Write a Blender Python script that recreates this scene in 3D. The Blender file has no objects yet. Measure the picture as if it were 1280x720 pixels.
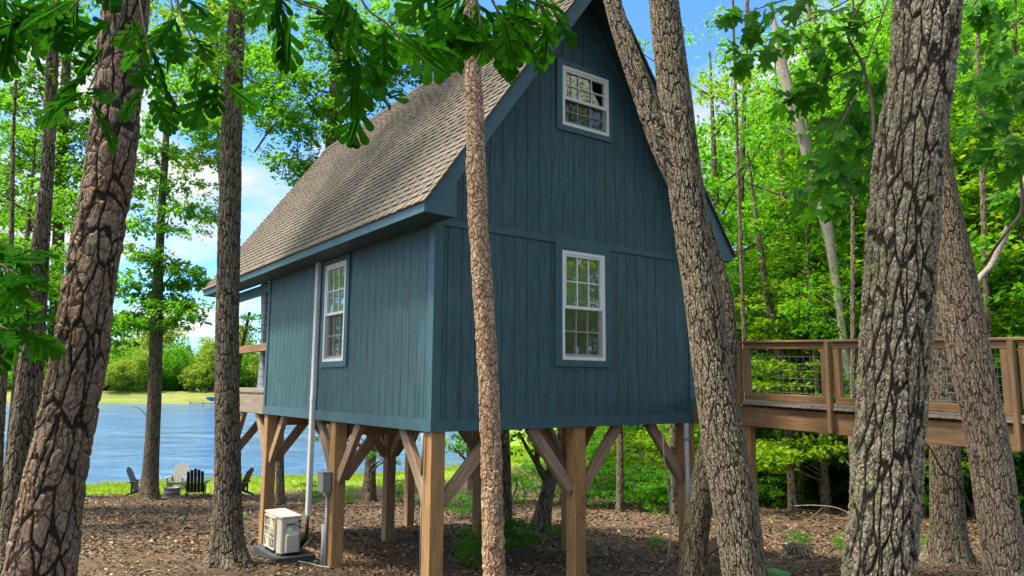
import bpy, bmesh, math, random
import numpy as np
from mathutils import Vector, Matrix, Quaternion
R = math.radians
random.seed(7)
rng = np.random.default_rng(11)
scene = bpy.context.scene
col = scene.collection

# ------------------------------------------------------------------ camera numbers (solved from the photograph's perspective)
F_PX = 917.7
PITCH, ROLL = 0.1328, -0.0068
CAMZ = 1.42
CAM = np.array([0, 0, CAMZ])

def ray(x, y):
    X, Y = x - 640, 360 - y
    cr, sr = math.cos(ROLL), math.sin(ROLL)
    Xc = X * cr + Y * sr
    Yc = -X * sr + Y * cr
    c, s = math.cos(PITCH), math.sin(PITCH)
    return np.array([Xc / F_PX, c - Yc / F_PX * s, s + Yc / F_PX * c])

def P(x, y, d):
    """point at distance d (metres along Y) seen along the direction x, y"""
    r = ray(x, y)
    return r * (d / r[1]) + CAM

cam = bpy.data.cameras.new('camera')
camo = bpy.data.objects.new('camera', cam)
col.objects.link(camo)
cam.sensor_width = 36
cam.lens = F_PX / 1280 * 36
cam.clip_end = 3000
cam.clip_start = 0.05
camo.location = CAM
camo.rotation_euler = (Matrix.Rotation(math.pi / 2 + PITCH, 3, 'X') @ Matrix.Rotation(-ROLL, 3, 'Z')).to_euler()
scene.camera = camo

# ------------------------------------------------------------------ basic helpers
def tag(o, label=None, cat=None, group=None, kind=None):
    if label: o['label'] = label
    if cat: o['category'] = cat
    if group: o['group'] = group
    if kind: o['kind'] = kind
    return o

def empty(name, loc=(0, 0, 0), rz=0.0):
    o = bpy.data.objects.new(name, None)
    col.objects.link(o)
    o.location = loc
    o.rotation_euler = (0, 0, rz)
    o.empty_display_size = 0.2
    return o

def link(name, me, parent=None):
    o = bpy.data.objects.new(name, me)
    col.objects.link(o)
    if parent is not None:
        o.parent = parent
    return o

def mesh_np(name, verts, loops, sizes, mat=None, smooth=False, attrs=None):
    me = bpy.data.meshes.new(name)
    verts = np.asarray(verts, dtype=np.float32)
    loops = np.asarray(loops, dtype=np.int32).ravel()
    sizes = np.asarray(sizes, dtype=np.int32)
    me.vertices.add(len(verts))
    me.vertices.foreach_set('co', verts.ravel())
    me.loops.add(len(loops))
    me.loops.foreach_set('vertex_index', loops)
    me.polygons.add(len(sizes))
    starts = np.concatenate([[0], np.cumsum(sizes)[:-1]]).astype(np.int32)
    me.polygons.foreach_set('loop_start', starts)
    me.polygons.foreach_set('loop_total', sizes)
    me.polygons.foreach_set('use_smooth', np.full(len(sizes), smooth, dtype=bool))
    me.update(calc_edges=True)
    for k, (typ, arr) in (attrs or {}).items():
        at = me.attributes.new(k, typ, 'POINT')
        at.data.foreach_set('vector' if typ == 'FLOAT_VECTOR' else 'value', np.asarray(arr, dtype=np.float32).ravel())
    if mat: me.materials.append(mat)
    return me

class MB:
    """collects shapes for one mesh"""
    def __init__(s):
        s.v, s.f = [], []
    def add(s, vs, fs):
        n = len(s.v)
        s.v += [tuple(float(c) for c in p) for p in vs]
        s.f += [tuple(i + n for i in f) for f in fs]
    def box(s, a, b):
        x0, y0, z0 = a; x1, y1, z1 = b
        if x0 > x1: x0, x1 = x1, x0
        if y0 > y1: y0, y1 = y1, y0
        if z0 > z1: z0, z1 = z1, z0
        s.add([(x0, y0, z0), (x1, y0, z0), (x1, y1, z0), (x0, y1, z0), (x0, y0, z1), (x1, y0, z1), (x1, y1, z1), (x0, y1, z1)],
              [(0, 3, 2, 1), (4, 5, 6, 7), (0, 1, 5, 4), (1, 2, 6, 5), (2, 3, 7, 6), (3, 0, 4, 7)])
        return s
    def cbox(s, a, b, ch=0.008):
        """box with its upright (z) edges chamfered"""
        x0, y0, z0 = a; x1, y1, z1 = b
        pr = [(x0 + ch, y0), (x1 - ch, y0), (x1, y0 + ch), (x1, y1 - ch), (x1 - ch, y1), (x0 + ch, y1), (x0, y1 - ch), (x0, y0 + ch)]
        return s.prism(pr, z0, z1)
    def prism(s, poly, z0, z1, M=None):
        n = len(poly)
        vs = [(x, y, z0) for x, y in poly] + [(x, y, z1) for x, y in poly]
        if M is not None: vs = [tuple(M @ Vector(q)) for q in vs]
        s.add(vs, [tuple(range(n))[::-1], tuple(range(n, 2 * n))] + [(i, (i + 1) % n, n + (i + 1) % n, n + i) for i in range(n)])
        return s
    def tube(s, pts, r, n=8, cap=True):
        pts = [Vector(q) for q in pts]
        rs = r if hasattr(r, '__len__') else [r] * len(pts)
        base = len(s.v)
        ref = None
        for i, q in enumerate(pts):
            d = (pts[min(i + 1, len(pts) - 1)] - pts[max(i - 1, 0)]).normalized()
            if ref is None:
                ref = Vector((1, 0, 0)) if abs(d.x) < 0.8 else Vector((0, 1, 0))
            a = (ref - d * ref.dot(d)).normalized()
            b = d.cross(a)
            ref = a
            for k in range(n):
                t = 2 * math.pi * k / n
                s.v.append(tuple(q + (a * math.cos(t) + b * math.sin(t)) * rs[i]))
        for i in range(len(pts) - 1):
            for k in range(n):
                s.f.append((base + i * n + k, base + i * n + (k + 1) % n, base + (i + 1) * n + (k + 1) % n, base + (i + 1) * n + k))
        if cap:
            s.f.append(tuple(base + k for k in range(n))[::-1])
            s.f.append(tuple(base + (len(pts) - 1) * n + k for k in range(n)))
        return s
    def mesh(s, name, mat, smooth=False):
        me = bpy.data.meshes.new(name)
        me.from_pydata(s.v, [], s.f)
        me.materials.append(mat)
        if smooth: me.shade_smooth()
        return me
    def build(s, name, mat, parent=None, smooth=False):
        return link(name, s.mesh(name, mat, smooth), parent)

# ------------------------------------------------------------------ materials
class N:
    def __init__(s, name):
        s.m = bpy.data.materials.new(name)
        s.m.use_nodes = True
        s.t = s.m.node_tree
        s.t.nodes.clear()
        s.out = s.t.nodes.new('ShaderNodeOutputMaterial')
    def n(s, typ, **kw):
        nd = s.t.nodes.new(typ)
        ins = kw.pop('ins', {})
        for k, v in kw.items(): setattr(nd, k, v)
        for k, v in ins.items(): s.set(nd, k, v)
        return nd
    def set(s, nd, k, v):
        sock = nd.inputs[k]
        if isinstance(v, bpy.types.NodeSocket): s.t.links.new(v, sock)
        elif isinstance(v, (tuple, list)) and len(v) == 3 and sock.type == 'RGBA': sock.default_value = (*v, 1)
        else: sock.default_value = v
    def math(s, op, a, b=None, c=None, clamp=False):
        nd = s.n('ShaderNodeMath', operation=op, use_clamp=clamp)
        for i, x in enumerate((a, b, c)):
            if x is not None: s.set(nd, i, x)
        return nd.outputs[0]
    def noise(s, vec, scale, detail=4, rough=0.55, dist=0.0):
        nd = s.n('ShaderNodeTexNoise', ins={'Scale': scale, 'Detail': detail, 'Roughness': rough, 'Distortion': dist})
        if vec is not None: s.set(nd, 'Vector', vec)
        return nd.outputs['Fac']
    def mapv(s, vec, scale=(1, 1, 1), loc=(0, 0, 0)):
        return s.n('ShaderNodeMapping', ins={'Vector': vec, 'Scale': scale, 'Location': loc}).outputs[0]
    def ramp(s, fac, stops):
        nd = s.n('ShaderNodeValToRGB', ins={'Fac': fac})
        cr = nd.color_ramp
        while len(cr.elements) < len(stops): cr.elements.new(0.5)
        for e, (p, c) in zip(cr.elements, stops):
            e.position = p
            e.color = (*c, 1) if len(c) == 3 else c
        return nd.outputs['Color']
    def mix(s, fac, a, b, mode='MIX'):
        nd = s.n('ShaderNodeMix', data_type='RGBA', blend_type=mode)
        s.set(nd, 0, fac); s.set(nd, 6, a); s.set(nd, 7, b)
        return nd.outputs[2]
    def coord(s, which='Object'):
        return s.n('ShaderNodeTexCoord').outputs[which]
    def attr(s, name, out='Vector'):
        return s.n('ShaderNodeAttribute', attribute_name=name).outputs[out]
    def bump(s, h, strength=0.5, dist=0.01):
        return s.n('ShaderNodeBump', ins={'Height': h, 'Strength': strength, 'Distance': dist}).outputs[0]
    def bsdf(s, color, rough=0.6, normal=None, **kw):
        nd = s.n('ShaderNodeBsdfPrincipled')
        s.set(nd, 'Base Color', color); s.set(nd, 'Roughness', rough)
        if normal is not None: s.set(nd, 'Normal', normal)
        for k, v in kw.items(): s.set(nd, k.replace('_', ' '), v)
        return nd.outputs[0]
    def done(s, sh, disp=None):
        s.t.links.new(sh, s.out.inputs['Surface'])
        if disp is not None:
            s.t.links.new(disp, s.out.inputs['Displacement'])
            s.m.displacement_method = 'BOTH'
        return s.m

def mat_plain(name, c, rough=0.5, var=0.12, metallic=0.0, scale=9, bump=0.0):
    k = N(name)
    co = k.coord()
    nz = k.noise(co, scale, 5)
    lo = tuple(x * (1 - var) for x in c); hi = tuple(min(1, x * (1 + var)) for x in c)
    cc = k.ramp(nz, [(0.3, lo), (0.7, hi)])
    nr = k.bump(k.noise(co, scale * 12, 3), bump, 0.002) if bump else None
    return k.done(k.bsdf(cc, rough, nr, Metallic=metallic))

def mat_siding(name, c):
    """painted rough-sawn wood panel: upright streaks, stippled paint, a little wear"""
    k = N(name)
    co = k.coord()
    streak = k.noise(k.mapv(co, (26, 26, 1.6)), 1.0, 6, 0.62)
    fine = k.noise(k.mapv(co, (120, 120, 46)), 1.0, 3, 0.6)
    big = k.noise(co, 0.9, 4, 0.6)
    c1 = k.ramp(streak, [(0.38, tuple(x * 0.60 for x in c)), (0.5, c), (0.64, tuple(x * 1.5 for x in c))])
    c2 = k.mix(k.ramp(big, [(0.35, (0, 0, 0)), (0.7, (0.7, 0.7, 0.7))]), c1, tuple(x * 0.70 for x in c))
    worn = k.math('MULTIPLY', k.math('GREATER_THAN', k.math('MULTIPLY', k.noise(k.mapv(co, (30, 30, 9)), 1.0, 4, 0.7), fine), 0.345), 0.55)
    c3 = k.mix(worn, c2, (0.11, 0.19, 0.22))
    h = k.math('ADD', k.math('MULTIPLY', fine, 0.5), k.math('MULTIPLY', streak, 0.7))
    return k.done(k.bsdf(c3, k.math('MULTIPLY_ADD', fine, 0.25, 0.36), k.bump(h, 1.0, 0.010)))

def mat_wood(name, a, b, dark, rough=0.72):
    """sawn timber, the grain runs along the object's own Z"""
    k = N(name)
    co = k.coord()
    rnd = k.n('ShaderNodeObjectInfo').outputs['Random']
    off = k.n('ShaderNodeCombineXYZ', ins={0: k.math('MULTIPLY', rnd, 17.0), 1: k.math('MULTIPLY', rnd, 31.0), 2: k.math('MULTIPLY', rnd, 53.0)}).outputs[0]
    v = k.n('ShaderNodeVectorMath', operation='ADD', ins={0: co, 1: off}).outputs[0]
    warp = k.noise(k.mapv(v, (6, 6, 1.1)), 1.0, 3, 0.5)
    rings = k.n('ShaderNodeTexWave', wave_type='BANDS', bands_direction='X', ins={'Vector': k.mapv(v, (1, 0.6, 0.08)), 'Scale': 13.0, 'Distortion': 7.0, 'Detail': 3.0, 'Detail Scale': 1.2}).outputs['Fac']
    fib = k.noise(k.mapv(v, (130, 130, 3)), 1.0, 4, 0.6)
    kn = k.n('ShaderNodeTexVoronoi', ins={'Vector': k.mapv(v, (7, 7, 2.0)), 'Scale': 1.0}).outputs['Distance']
    knot = k.ramp(kn, [(0.05, (1, 1, 1)), (0.14, (0, 0, 0))])
    c1 = k.mix(rings, a, b)
    c2 = k.mix(k.ramp(fib, [(0.35, (0, 0, 0)), (0.7, (0.95, 0.95, 0.95))]), c1, dark)
    c3 = k.mix(k.math('MULTIPLY', knot, 0.75), c2, tuple(x * 0.35 for x in dark))
    stain = k.ramp(k.noise(k.mapv(v, (5, 5, 0.9)), 1.0, 4, 0.65), [(0.4, (0, 0, 0)), (0.75, (1, 1, 1))])
    c4 = k.mix(k.math('MULTIPLY', stain, 0.45), c3, tuple(x * 0.75 for x in b))
    c5 = k.mix(k.math('MULTIPLY_ADD', rnd, 0.28, 0.0), c4, (0.24, 0.19, 0.145))
    h = k.math('ADD', k.math('MULTIPLY', fib, 0.6), k.math('MULTIPLY', rings, 0.4))
    return k.done(k.bsdf(c5, rough, k.bump(h, 0.45, 0.004)))

def mat_bark(name, kind, plate_a, plate_b, crack, amp, s1, lichen=0.0, lichen_c=(0.25, 0.32, 0.16), disp=True, pale=None, deep=0.05, speck=1.0):
    """s1: main furrows per metre round the stem; plates, ledges and flakes scale with it"""
    k = N(name)
    bc = k.attr('bc')
    def warp(vec, sc, amt):
        nz = k.n('ShaderNodeTexNoise', ins={'Vector': k.mapv(vec, sc), 'Scale': 1.0, 'Detail': 3.0}).outputs['Color']
        nz = k.n('ShaderNodeVectorMath', operation='SUBTRACT', ins={0: nz, 1: (0.5, 0.5, 0.5)}).outputs[0]
        return k.n('ShaderNodeVectorMath', operation='MULTIPLY_ADD', ins={0: nz, 1: amt, 2: vec}).outputs[0]
    def sstep(v, lo, hi):
        return k.n('ShaderNodeMapRange', interpolation_type='SMOOTHSTEP', ins={0: v, 1: lo, 2: hi, 3: 0.0, 4: 1.0}).outputs[0]
    def iso(vec, sc, off, det):
        return k.math('ABSOLUTE', k.math('SUBTRACT', k.noise(k.mapv(vec, sc, off), 1.0, det, 0.5), 0.5))
    q = 8.0 / s1
    wv = warp(bc, (11 / q, 11 / q, 6 / q), (0.05 * q, 0.05 * q, 0.07 * q))
    wv = warp(wv, (38 / q, 38 / q, 20 / q), (0.016 * q, 0.016 * q, 0.03 * q))
    big = k.noise(k.mapv(bc, (4, 4, 1.4)), 1.0, 4, 0.6)
    wm = k.math('MULTIPLY_ADD', k.noise(k.mapv(bc, (9, 9, 3.2), (5, 2, 8)), 1.0, 3, 0.6), 1.5, 0.25)
    f1 = k.math('DIVIDE', iso(wv, (s1, s1, s1 * 0.17), (1, 2, 3), 2), wm)
    f2 = k.math('DIVIDE', iso(wv, (s1 * 1.5, s1 * 1.5, s1 * 0.30), (7, 4, 1), 2), wm)
    ev = k.n('ShaderNodeTexVoronoi', feature='DISTANCE_TO_EDGE', ins={'Vector': k.mapv(wv, (s1 * 1.45, s1 * 1.45, s1 * (0.42 if kind == 'pine' else 0.26)), (2, 9, 4)), 'Scale': 1.0}).outputs['Distance']
    F1 = sstep(k.math('DIVIDE', ev, wm), 0.012, deep * 2.0); F2 = sstep(f2, 0.002, deep * 0.55)
    fine = k.noise(k.mapv(wv, (80, 80, 42)), 1.0, 6, 0.72)
    mid = k.noise(k.mapv(bc, (24, 24, 10)), 1.0, 5, 0.65)
    if kind == 'pine':
        vs = (s1 * 1.7, s1 * 1.7, s1 * 1.05)
    elif kind == 'flaky':
        vs = (s1 * 3.0, s1 * 3.0, s1 * 2.2)
    else:
        vs = (s1 * 3.4, s1 * 3.4, s1 * 1.7)
    mv = k.mapv(wv, vs, (3, 5, 7))
    edge = k.n('ShaderNodeTexVoronoi', feature='DISTANCE_TO_EDGE', ins={'Vector': mv, 'Scale': 1.0}).outputs['Distance']
    cell = k.n('ShaderNodeTexVoronoi', feature='F1', ins={'Vector': mv, 'Scale': 1.0})
    csep = k.n('ShaderNodeSeparateColor', ins={0: cell.outputs['Color']})
    c1, c2 = csep.outputs[0], csep.outputs[1]
    bead = k.math('SUBTRACT', 1.0, cell.outputs['Distance'], clamp=True)
    ec = sstep(k.math('DIVIDE', edge, wm), 0.0, 0.10)
    if kind == 'pine':
        F = k.math('MULTIPLY', F1, k.math('MULTIPLY_ADD', F2, 0.45, 0.55))
        F = k.math('MULTIPLY', F, k.math('MULTIPLY_ADD', ec, 0.5, 0.5))
        top = k.math('ADD', k.math('MULTIPLY', c1, 0.55), k.math('MULTIPLY', mid, 0.3))
    elif kind == 'flaky':
        F = k.math('MULTIPLY', k.math('MULTIPLY_ADD', F1, 0.35, 0.65), k.math('MULTIPLY_ADD', ec, 0.6, 0.4))
        top = k.math('ADD', k.math('MULTIPLY', c1, 0.9), k.math('MULTIPLY', mid, 0.3))
    else:
        F = k.math('MULTIPLY', F1, k.math('MULTIPLY_ADD', F2, 0.6, 0.4))
        F = k.math('MULTIPLY', F, k.math('MULTIPLY_ADD', ec, 0.35, 0.65))
        top = k.math('ADD', k.math('MULTIPLY', bead, 0.45), k.math('MULTIPLY', c1, 0.3))
    pc = k.mix(k.math('ADD', k.math('MULTIPLY', c2, 0.55), k.math('MULTIPLY_ADD', mid, 1.3, -0.45), clamp=True), plate_a, plate_b)
    pale = pale or tuple(min(1, x * 1.9) for x in plate_a)
    pc = k.mix(k.math('MULTIPLY', k.ramp(fine, [(0.48, (0, 0, 0)), (0.64, (1, 1, 1))]), k.math('MULTIPLY', k.math('MULTIPLY_ADD', big, 1.6, -0.2, clamp=True), speck)), pc, pale)
    pc = k.mix(k.ramp(fine, [(0.33, (0.9, 0.9, 0.9)), (0.47, (0, 0, 0))]), pc, tuple(x * 0.5 for x in plate_b))
    if lichen > 0:
        ln = k.math('MULTIPLY_ADD', k.noise(k.mapv(bc, (8, 8, 3.6), (3, 1, 7)), 1.0, 5, 0.7), 0.6, k.math('MULTIPLY', fine, 0.4))
        lm = k.ramp(ln, [(0.60 - lichen, (0, 0, 0)), (0.65 - lichen, (1, 1, 1))])
        pc = k.mix(k.math('MULTIPLY', lm, 0.75), pc, lichen_c)
    cc = k.mix(k.n('ShaderNodeMapRange', ins={0: F, 1: 0.12, 2: 0.75, 3: 0.0, 4: 1.0}).outputs[0], crack, pc)
    h = k.math('ADD', k.math('MULTIPLY', F, k.math('ADD', top, 0.55)), k.math('MULTIPLY_ADD', fine, 0.36, k.math('MULTIPLY', mid, 0.3)))
    if disp:
        d = k.n('ShaderNodeDisplacement', ins={'Height': h, 'Midlevel': 1.1, 'Scale': amp}).outputs[0]
        return k.done(k.bsdf(cc, 0.85, None, **{'Specular_IOR_Level': 0.2}), d)
    return k.done(k.bsdf(cc, 0.85, k.bump(h, 0.9, amp * 1.2), **{'Specular_IOR_Level': 0.2}))

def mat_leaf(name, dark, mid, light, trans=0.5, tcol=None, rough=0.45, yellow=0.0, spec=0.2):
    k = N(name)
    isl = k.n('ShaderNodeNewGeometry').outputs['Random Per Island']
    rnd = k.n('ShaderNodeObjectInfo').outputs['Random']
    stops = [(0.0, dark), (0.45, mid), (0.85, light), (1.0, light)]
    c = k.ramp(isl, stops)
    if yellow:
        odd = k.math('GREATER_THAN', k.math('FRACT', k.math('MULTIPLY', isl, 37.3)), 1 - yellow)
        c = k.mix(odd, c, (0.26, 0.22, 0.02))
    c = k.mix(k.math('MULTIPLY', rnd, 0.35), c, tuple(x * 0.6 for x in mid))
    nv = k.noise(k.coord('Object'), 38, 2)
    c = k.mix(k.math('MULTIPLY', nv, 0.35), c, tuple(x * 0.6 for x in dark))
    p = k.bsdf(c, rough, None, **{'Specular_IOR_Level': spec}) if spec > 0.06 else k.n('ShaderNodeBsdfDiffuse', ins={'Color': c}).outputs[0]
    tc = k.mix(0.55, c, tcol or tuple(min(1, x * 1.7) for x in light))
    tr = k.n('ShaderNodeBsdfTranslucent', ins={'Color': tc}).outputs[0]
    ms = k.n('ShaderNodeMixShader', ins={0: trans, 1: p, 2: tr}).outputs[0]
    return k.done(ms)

TEAL = (0.034, 0.093, 0.111)
M = {}
M['siding'] = mat_siding('teal_siding_paint', TEAL)
M['trim'] = mat_plain('teal_trim_paint', (0.037, 0.100, 0.124), 0.42, 0.16, 0, 5, 0.25)
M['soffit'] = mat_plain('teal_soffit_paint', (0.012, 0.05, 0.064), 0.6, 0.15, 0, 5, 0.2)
M['white'] = mat_plain('white_vinyl', (0.78, 0.79, 0.78), 0.35, 0.04, 0, 6)
M['cover'] = mat_plain('pale_grey_plastic_duct', (0.55, 0.57, 0.56), 0.4, 0.10, 0, 4)
M['ac'] = mat_plain('ivory_painted_steel', (0.50, 0.47, 0.385), 0.38, 0.07, 0, 4)
M['acdark'] = mat_plain('dark_fan_cavity', (0.34, 0.33, 0.22), 0.6, 0.2)
M['black'] = mat_plain('black_plastic', (0.018, 0.019, 0.02), 0.5, 0.3, 0, 8, 0.3)
M['pad'] = mat_plain('dark_pad', (0.03, 0.038, 0.04), 0.75, 0.35, 0, 7, 0.4)
M['grey'] = mat_plain('grey_metal_box', (0.22, 0.23, 0.22), 0.5, 0.15, 0.1, 6)
M['pvc'] = mat_plain('grey_pvc', (0.36, 0.4, 0.41), 0.45, 0.1)
M['wire'] = mat_plain('galvanised_wire', (0.26, 0.27, 0.27), 0.55, 0.1, 0.4)
M['post'] = mat_wood('treated_post_timber', (0.60, 0.35, 0.13), (0.40, 0.20, 0.064), (0.12, 0.06, 0.022))
M['brace'] = mat_wood('weathered_brace_timber', (0.46, 0.33, 0.22), (0.33, 0.20, 0.11), (0.14, 0.085, 0.05))
M['bridge'] = mat_wood('walkway_timber', (0.36, 0.20, 0.08), (0.235, 0.122, 0.046), (0.085, 0.045, 0.02))
M['deck'] = mat_wood('weathered_deck_boards', (0.36, 0.31, 0.25), (0.28, 0.23, 0.18), (0.15, 0.115, 0.09))
M['curtain'] = None
M['pine'] = mat_bark('pine_bark', 'pine', (0.188, 0.148, 0.106), (0.150, 0.085, 0.046), (0.024, 0.018, 0.013), 0.019, 8.0, 0.045, (0.12, 0.14, 0.065), pale=(0.37, 0.305, 0.24), deep=0.05, speck=1.0)
M['pine_thin'] = mat_bark('young_pine_bark', 'flaky', (0.42, 0.285, 0.175), (0.20, 0.095, 0.04), (0.06, 0.036, 0.02), 0.013, 7.5, 0.0, pale=(0.70, 0.56, 0.42), deep=0.06, speck=1.4)
M['oak'] = mat_bark('oak_bark', 'oak', (0.205, 0.183, 0.130), (0.115, 0.096, 0.064), (0.018, 0.014, 0.010), 0.020, 11.0, 0.055, (0.20, 0.225, 0.08), pale=(0.52, 0.47, 0.365), deep=0.062, speck=1.3)
M['oak_fork'] = mat_bark('oak_bark_grey', 'oak', (0.215, 0.183, 0.132), (0.124, 0.099, 0.068), (0.028, 0.021, 0.015), 0.015, 15.0, 0.04, (0.20, 0.235, 0.06), pale=(0.50, 0.43, 0.33), deep=0.057, speck=1.2)
M['oak_moss'] = mat_bark('oak_bark_lichen', 'oak', (0.17, 0.14, 0.10), (0.098, 0.076, 0.054), (0.026, 0.021, 0.015), 0.012, 18, 0.05, (0.27, 0.37, 0.21), deep=0.05)
M['oak_lean'] = mat_bark('fine_oak_bark', 'oak', (0.285, 0.228, 0.162), (0.185, 0.134, 0.092), (0.062, 0.044, 0.031), 0.010, 24, 0.0, pale=(0.52, 0.43, 0.335), deep=0.05)
M['furrow'] = mat_bark('furrowed_bark', 'oak', (0.198, 0.163, 0.117), (0.11, 0.087, 0.06), (0.028, 0.021, 0.015), 0.014, 16, 0.04, (0.15, 0.175, 0.07), pale=(0.45, 0.375, 0.285), deep=0.057, speck=1.2)
M['bg_bark'] = mat_bark('distant_bark', 'oak', (0.22, 0.175, 0.13), (0.12, 0.095, 0.07), (0.03, 0.024, 0.018), 0.014, 11, 0.0, disp=False)
M['pale_bark'] = mat_bark('pale_bark', 'flaky', (0.36, 0.335, 0.285), (0.22, 0.20, 0.165), (0.08, 0.07, 0.055), 0.006, 10, 0.0, disp=False)
M['twig'] = mat_plain('twig_bark', (0.07, 0.052, 0.038), 0.8, 0.35, 0, 20)
M['leaf'] = mat_leaf('green_leaves', (0.018, 0.12, 0.009), (0.060, 0.26, 0.011), (0.135, 0.37, 0.014), 0.56)
M['leaf_y'] = mat_leaf('yellow_green_leaves', (0.05, 0.19, 0.009), (0.14, 0.34, 0.012), (0.29, 0.44, 0.016), 0.5, (0.36, 0.58, 0.015), yellow=0.05)
M['leaf_d'] = mat_leaf('deep_green_leaves', (0.012, 0.10, 0.010), (0.032, 0.20, 0.011), (0.08, 0.29, 0.013), 0.54)
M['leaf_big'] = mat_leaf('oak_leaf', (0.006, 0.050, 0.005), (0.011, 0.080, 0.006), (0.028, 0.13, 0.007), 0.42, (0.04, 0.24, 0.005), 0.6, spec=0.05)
M['leaf_far'] = mat_leaf('far_leaves', (0.08, 0.20, 0.02), (0.17, 0.32, 0.028), (0.30, 0.42, 0.04), 0.4)
M['grass'] = mat_leaf('grass_blades', (0.08, 0.20, 0.008), (0.18, 0.34, 0.012), (0.32, 0.43, 0.022), 0.35)

def mat_litter():
    k = N('dead_leaves')
    isl = k.n('ShaderNodeNewGeometry').outputs['Random Per Island']
    c = k.ramp(isl, [(0.0, (0.045, 0.028, 0.017)), (0.3, (0.075, 0.046, 0.026)), (0.6, (0.122, 0.081, 0.048)), (0.85, (0.22, 0.155, 0.099)), (0.93, (0.26, 0.10, 0.03)), (1.0, (0.48, 0.38, 0.28))])
    return k.done(k.bsdf(c, 0.7))
M['litter'] = mat_litter()

def mat_ground():
    k = N('forest_floor')
    co = k.coord()
    n1 = k.noise(co, 0.55, 5, 0.6)
    n2 = k.noise(co, 9, 6, 0.7)
    n3 = k.noise(co, 45, 4, 0.7)
    soil = k.ramp(n2, [(0.25, (0.024, 0.016, 0.010)), (0.5, (0.066, 0.046, 0.029)), (0.78, (0.155, 0.114, 0.075))])
    soil = k.mix(k.math('MULTIPLY', k.ramp(n1, [(0.4, (0, 0, 0)), (0.65, (1, 1, 1))]), 0.5), soil, (0.17, 0.112, 0.068))
    soil = k.mix(k.math('MULTIPLY', n3, 0.4), soil, (0.04, 0.026, 0.018))
    g = k.attr('grass', 'Fac')
    gm = k.ramp(k.math('ADD', g, k.math('MULTIPLY_ADD', n2, 0.5, -0.25)), [(0.4, (0, 0, 0)), (0.6, (1, 1, 1))])
    gc = k.ramp(k.noise(co, 3.0, 5, 0.65), [(0.3, (0.07, 0.15, 0.016)), (0.55, (0.16, 0.25, 0.03)), (0.8, (0.27, 0.29, 0.07))])
    dry = k.attr('dry', 'Fac')
    gc = k.mix(dry, gc, k.ramp(k.noise(k.mapv(co, (0.12, 0.5, 0.5)), 1.0, 4), [(0.35, (0.10, 0.145, 0.03)), (0.7, (0.21, 0.205, 0.075))]))
    h = k.math('ADD', n2, k.math('MULTIPLY', n3, 0.5))
    return k.done(k.bsdf(k.mix(gm, soil, gc), 0.9, k.bump(h, 0.8, 0.03), **{'Specular_IOR_Level': 0.2}))
M['ground'] = mat_ground()

def mat_water():
    k = N('lake_water')
    co = k.coord()
    gust = k.noise(k.mapv(co, (0.012, 0.05, 1)), 1.0, 4, 0.6, 0.5)
    w0 = k.noise(k.mapv(co, (0.07, 0.24, 1)), 1.0, 5, 0.62, 0.8)
    w1 = k.noise(k.mapv(co, (0.5, 1.6, 1)), 1.0, 5, 0.65, 0.5)
    w2 = k.noise(k.mapv(co, (2.6, 6.5, 1)), 1.0, 4, 0.6, 0.6)
    h = k.math('ADD', k.math('MULTIPLY', w1, 0.5), k.math('MULTIPLY_ADD', w2, 0.12, k.math('MULTIPLY', w0, 1.1)))
    c = k.ramp(k.math('MULTIPLY_ADD', w1, 0.5, k.math('MULTIPLY', w0, 0.5)), [(0.38, (0.004, 0.035, 0.11)), (0.5, (0.025, 0.115, 0.25)), (0.62, (0.11, 0.25, 0.39))])
    c = k.mix(k.ramp(gust, [(0.42, (0, 0, 0)), (0.58, (0.55, 0.55, 0.55))]), c, (0.01, 0.09, 0.28))
    return k.done(k.bsdf(c, 0.12, k.bump(h, 1.0, 0.6), IOR=1.33))
M['water'] = mat_water()

def mat_glass():
    k = N('window_glass')
    fr = k.math('POWER', k.n('ShaderNodeLayerWeight', ins={'Blend': 0.5}).outputs['Facing'], 4.0)
    g = k.n('ShaderNodeBsdfGlossy', ins={'Color': (1, 1, 1), 'Roughness': 0.015}).outputs[0]
    t = k.n('ShaderNodeBsdfTransparent', ins={'Color': (0.82, 0.9, 0.85)}).outputs[0]
    fac = k.math('MULTIPLY_ADD', fr, 0.8, 0.23, clamp=True)
    return k.done(k.n('ShaderNodeMixShader', ins={0: fac, 1: t, 2: g}).outputs[0])
M['glass'] = mat_glass()
def mat_screen():
    k = N('insect_screen')
    g = k.n('ShaderNodeBsdfDiffuse', ins={'Color': (0.03, 0.035, 0.035)}).outputs[0]
    t = k.n('ShaderNodeBsdfTransparent').outputs[0]
    return k.done(k.n('ShaderNodeMixShader', ins={0: 0.38, 1: t, 2: g}).outputs[0])
M['screen'] = mat_screen()

def mat_shingle():
    k = N('asphalt_shingles')
    co = k.coord()
    isl = k.n('ShaderNodeNewGeometry').outputs['Random Per Island']
    n1 = k.noise(co, 260, 3, 0.8)
    n2 = k.noise(co, 1.1, 4, 0.6)
    c = k.ramp(isl, [(0.0, (0.128, 0.112, 0.097)), (0.5, (0.158, 0.139, 0.121)), (1.0, (0.19, 0.168, 0.146))])
    c = k.mix(k.math('MULTIPLY', n1, 0.6), c, (0.07, 0.058, 0.048))
    c = k.mix(k.math('MULTIPLY', n2, 0.3), c, (0.25, 0.22, 0.19))
    return k.done(k.bsdf(c, 0.92, k.bump(n1, 0.5, 0.003), **{'Specular_IOR_Level': 0.2}))
M['shingle'] = mat_shingle()
M['edge'] = mat_plain('dark_drip_edge', (0.02, 0.02, 0.02), 0.6, 0.2)

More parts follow.
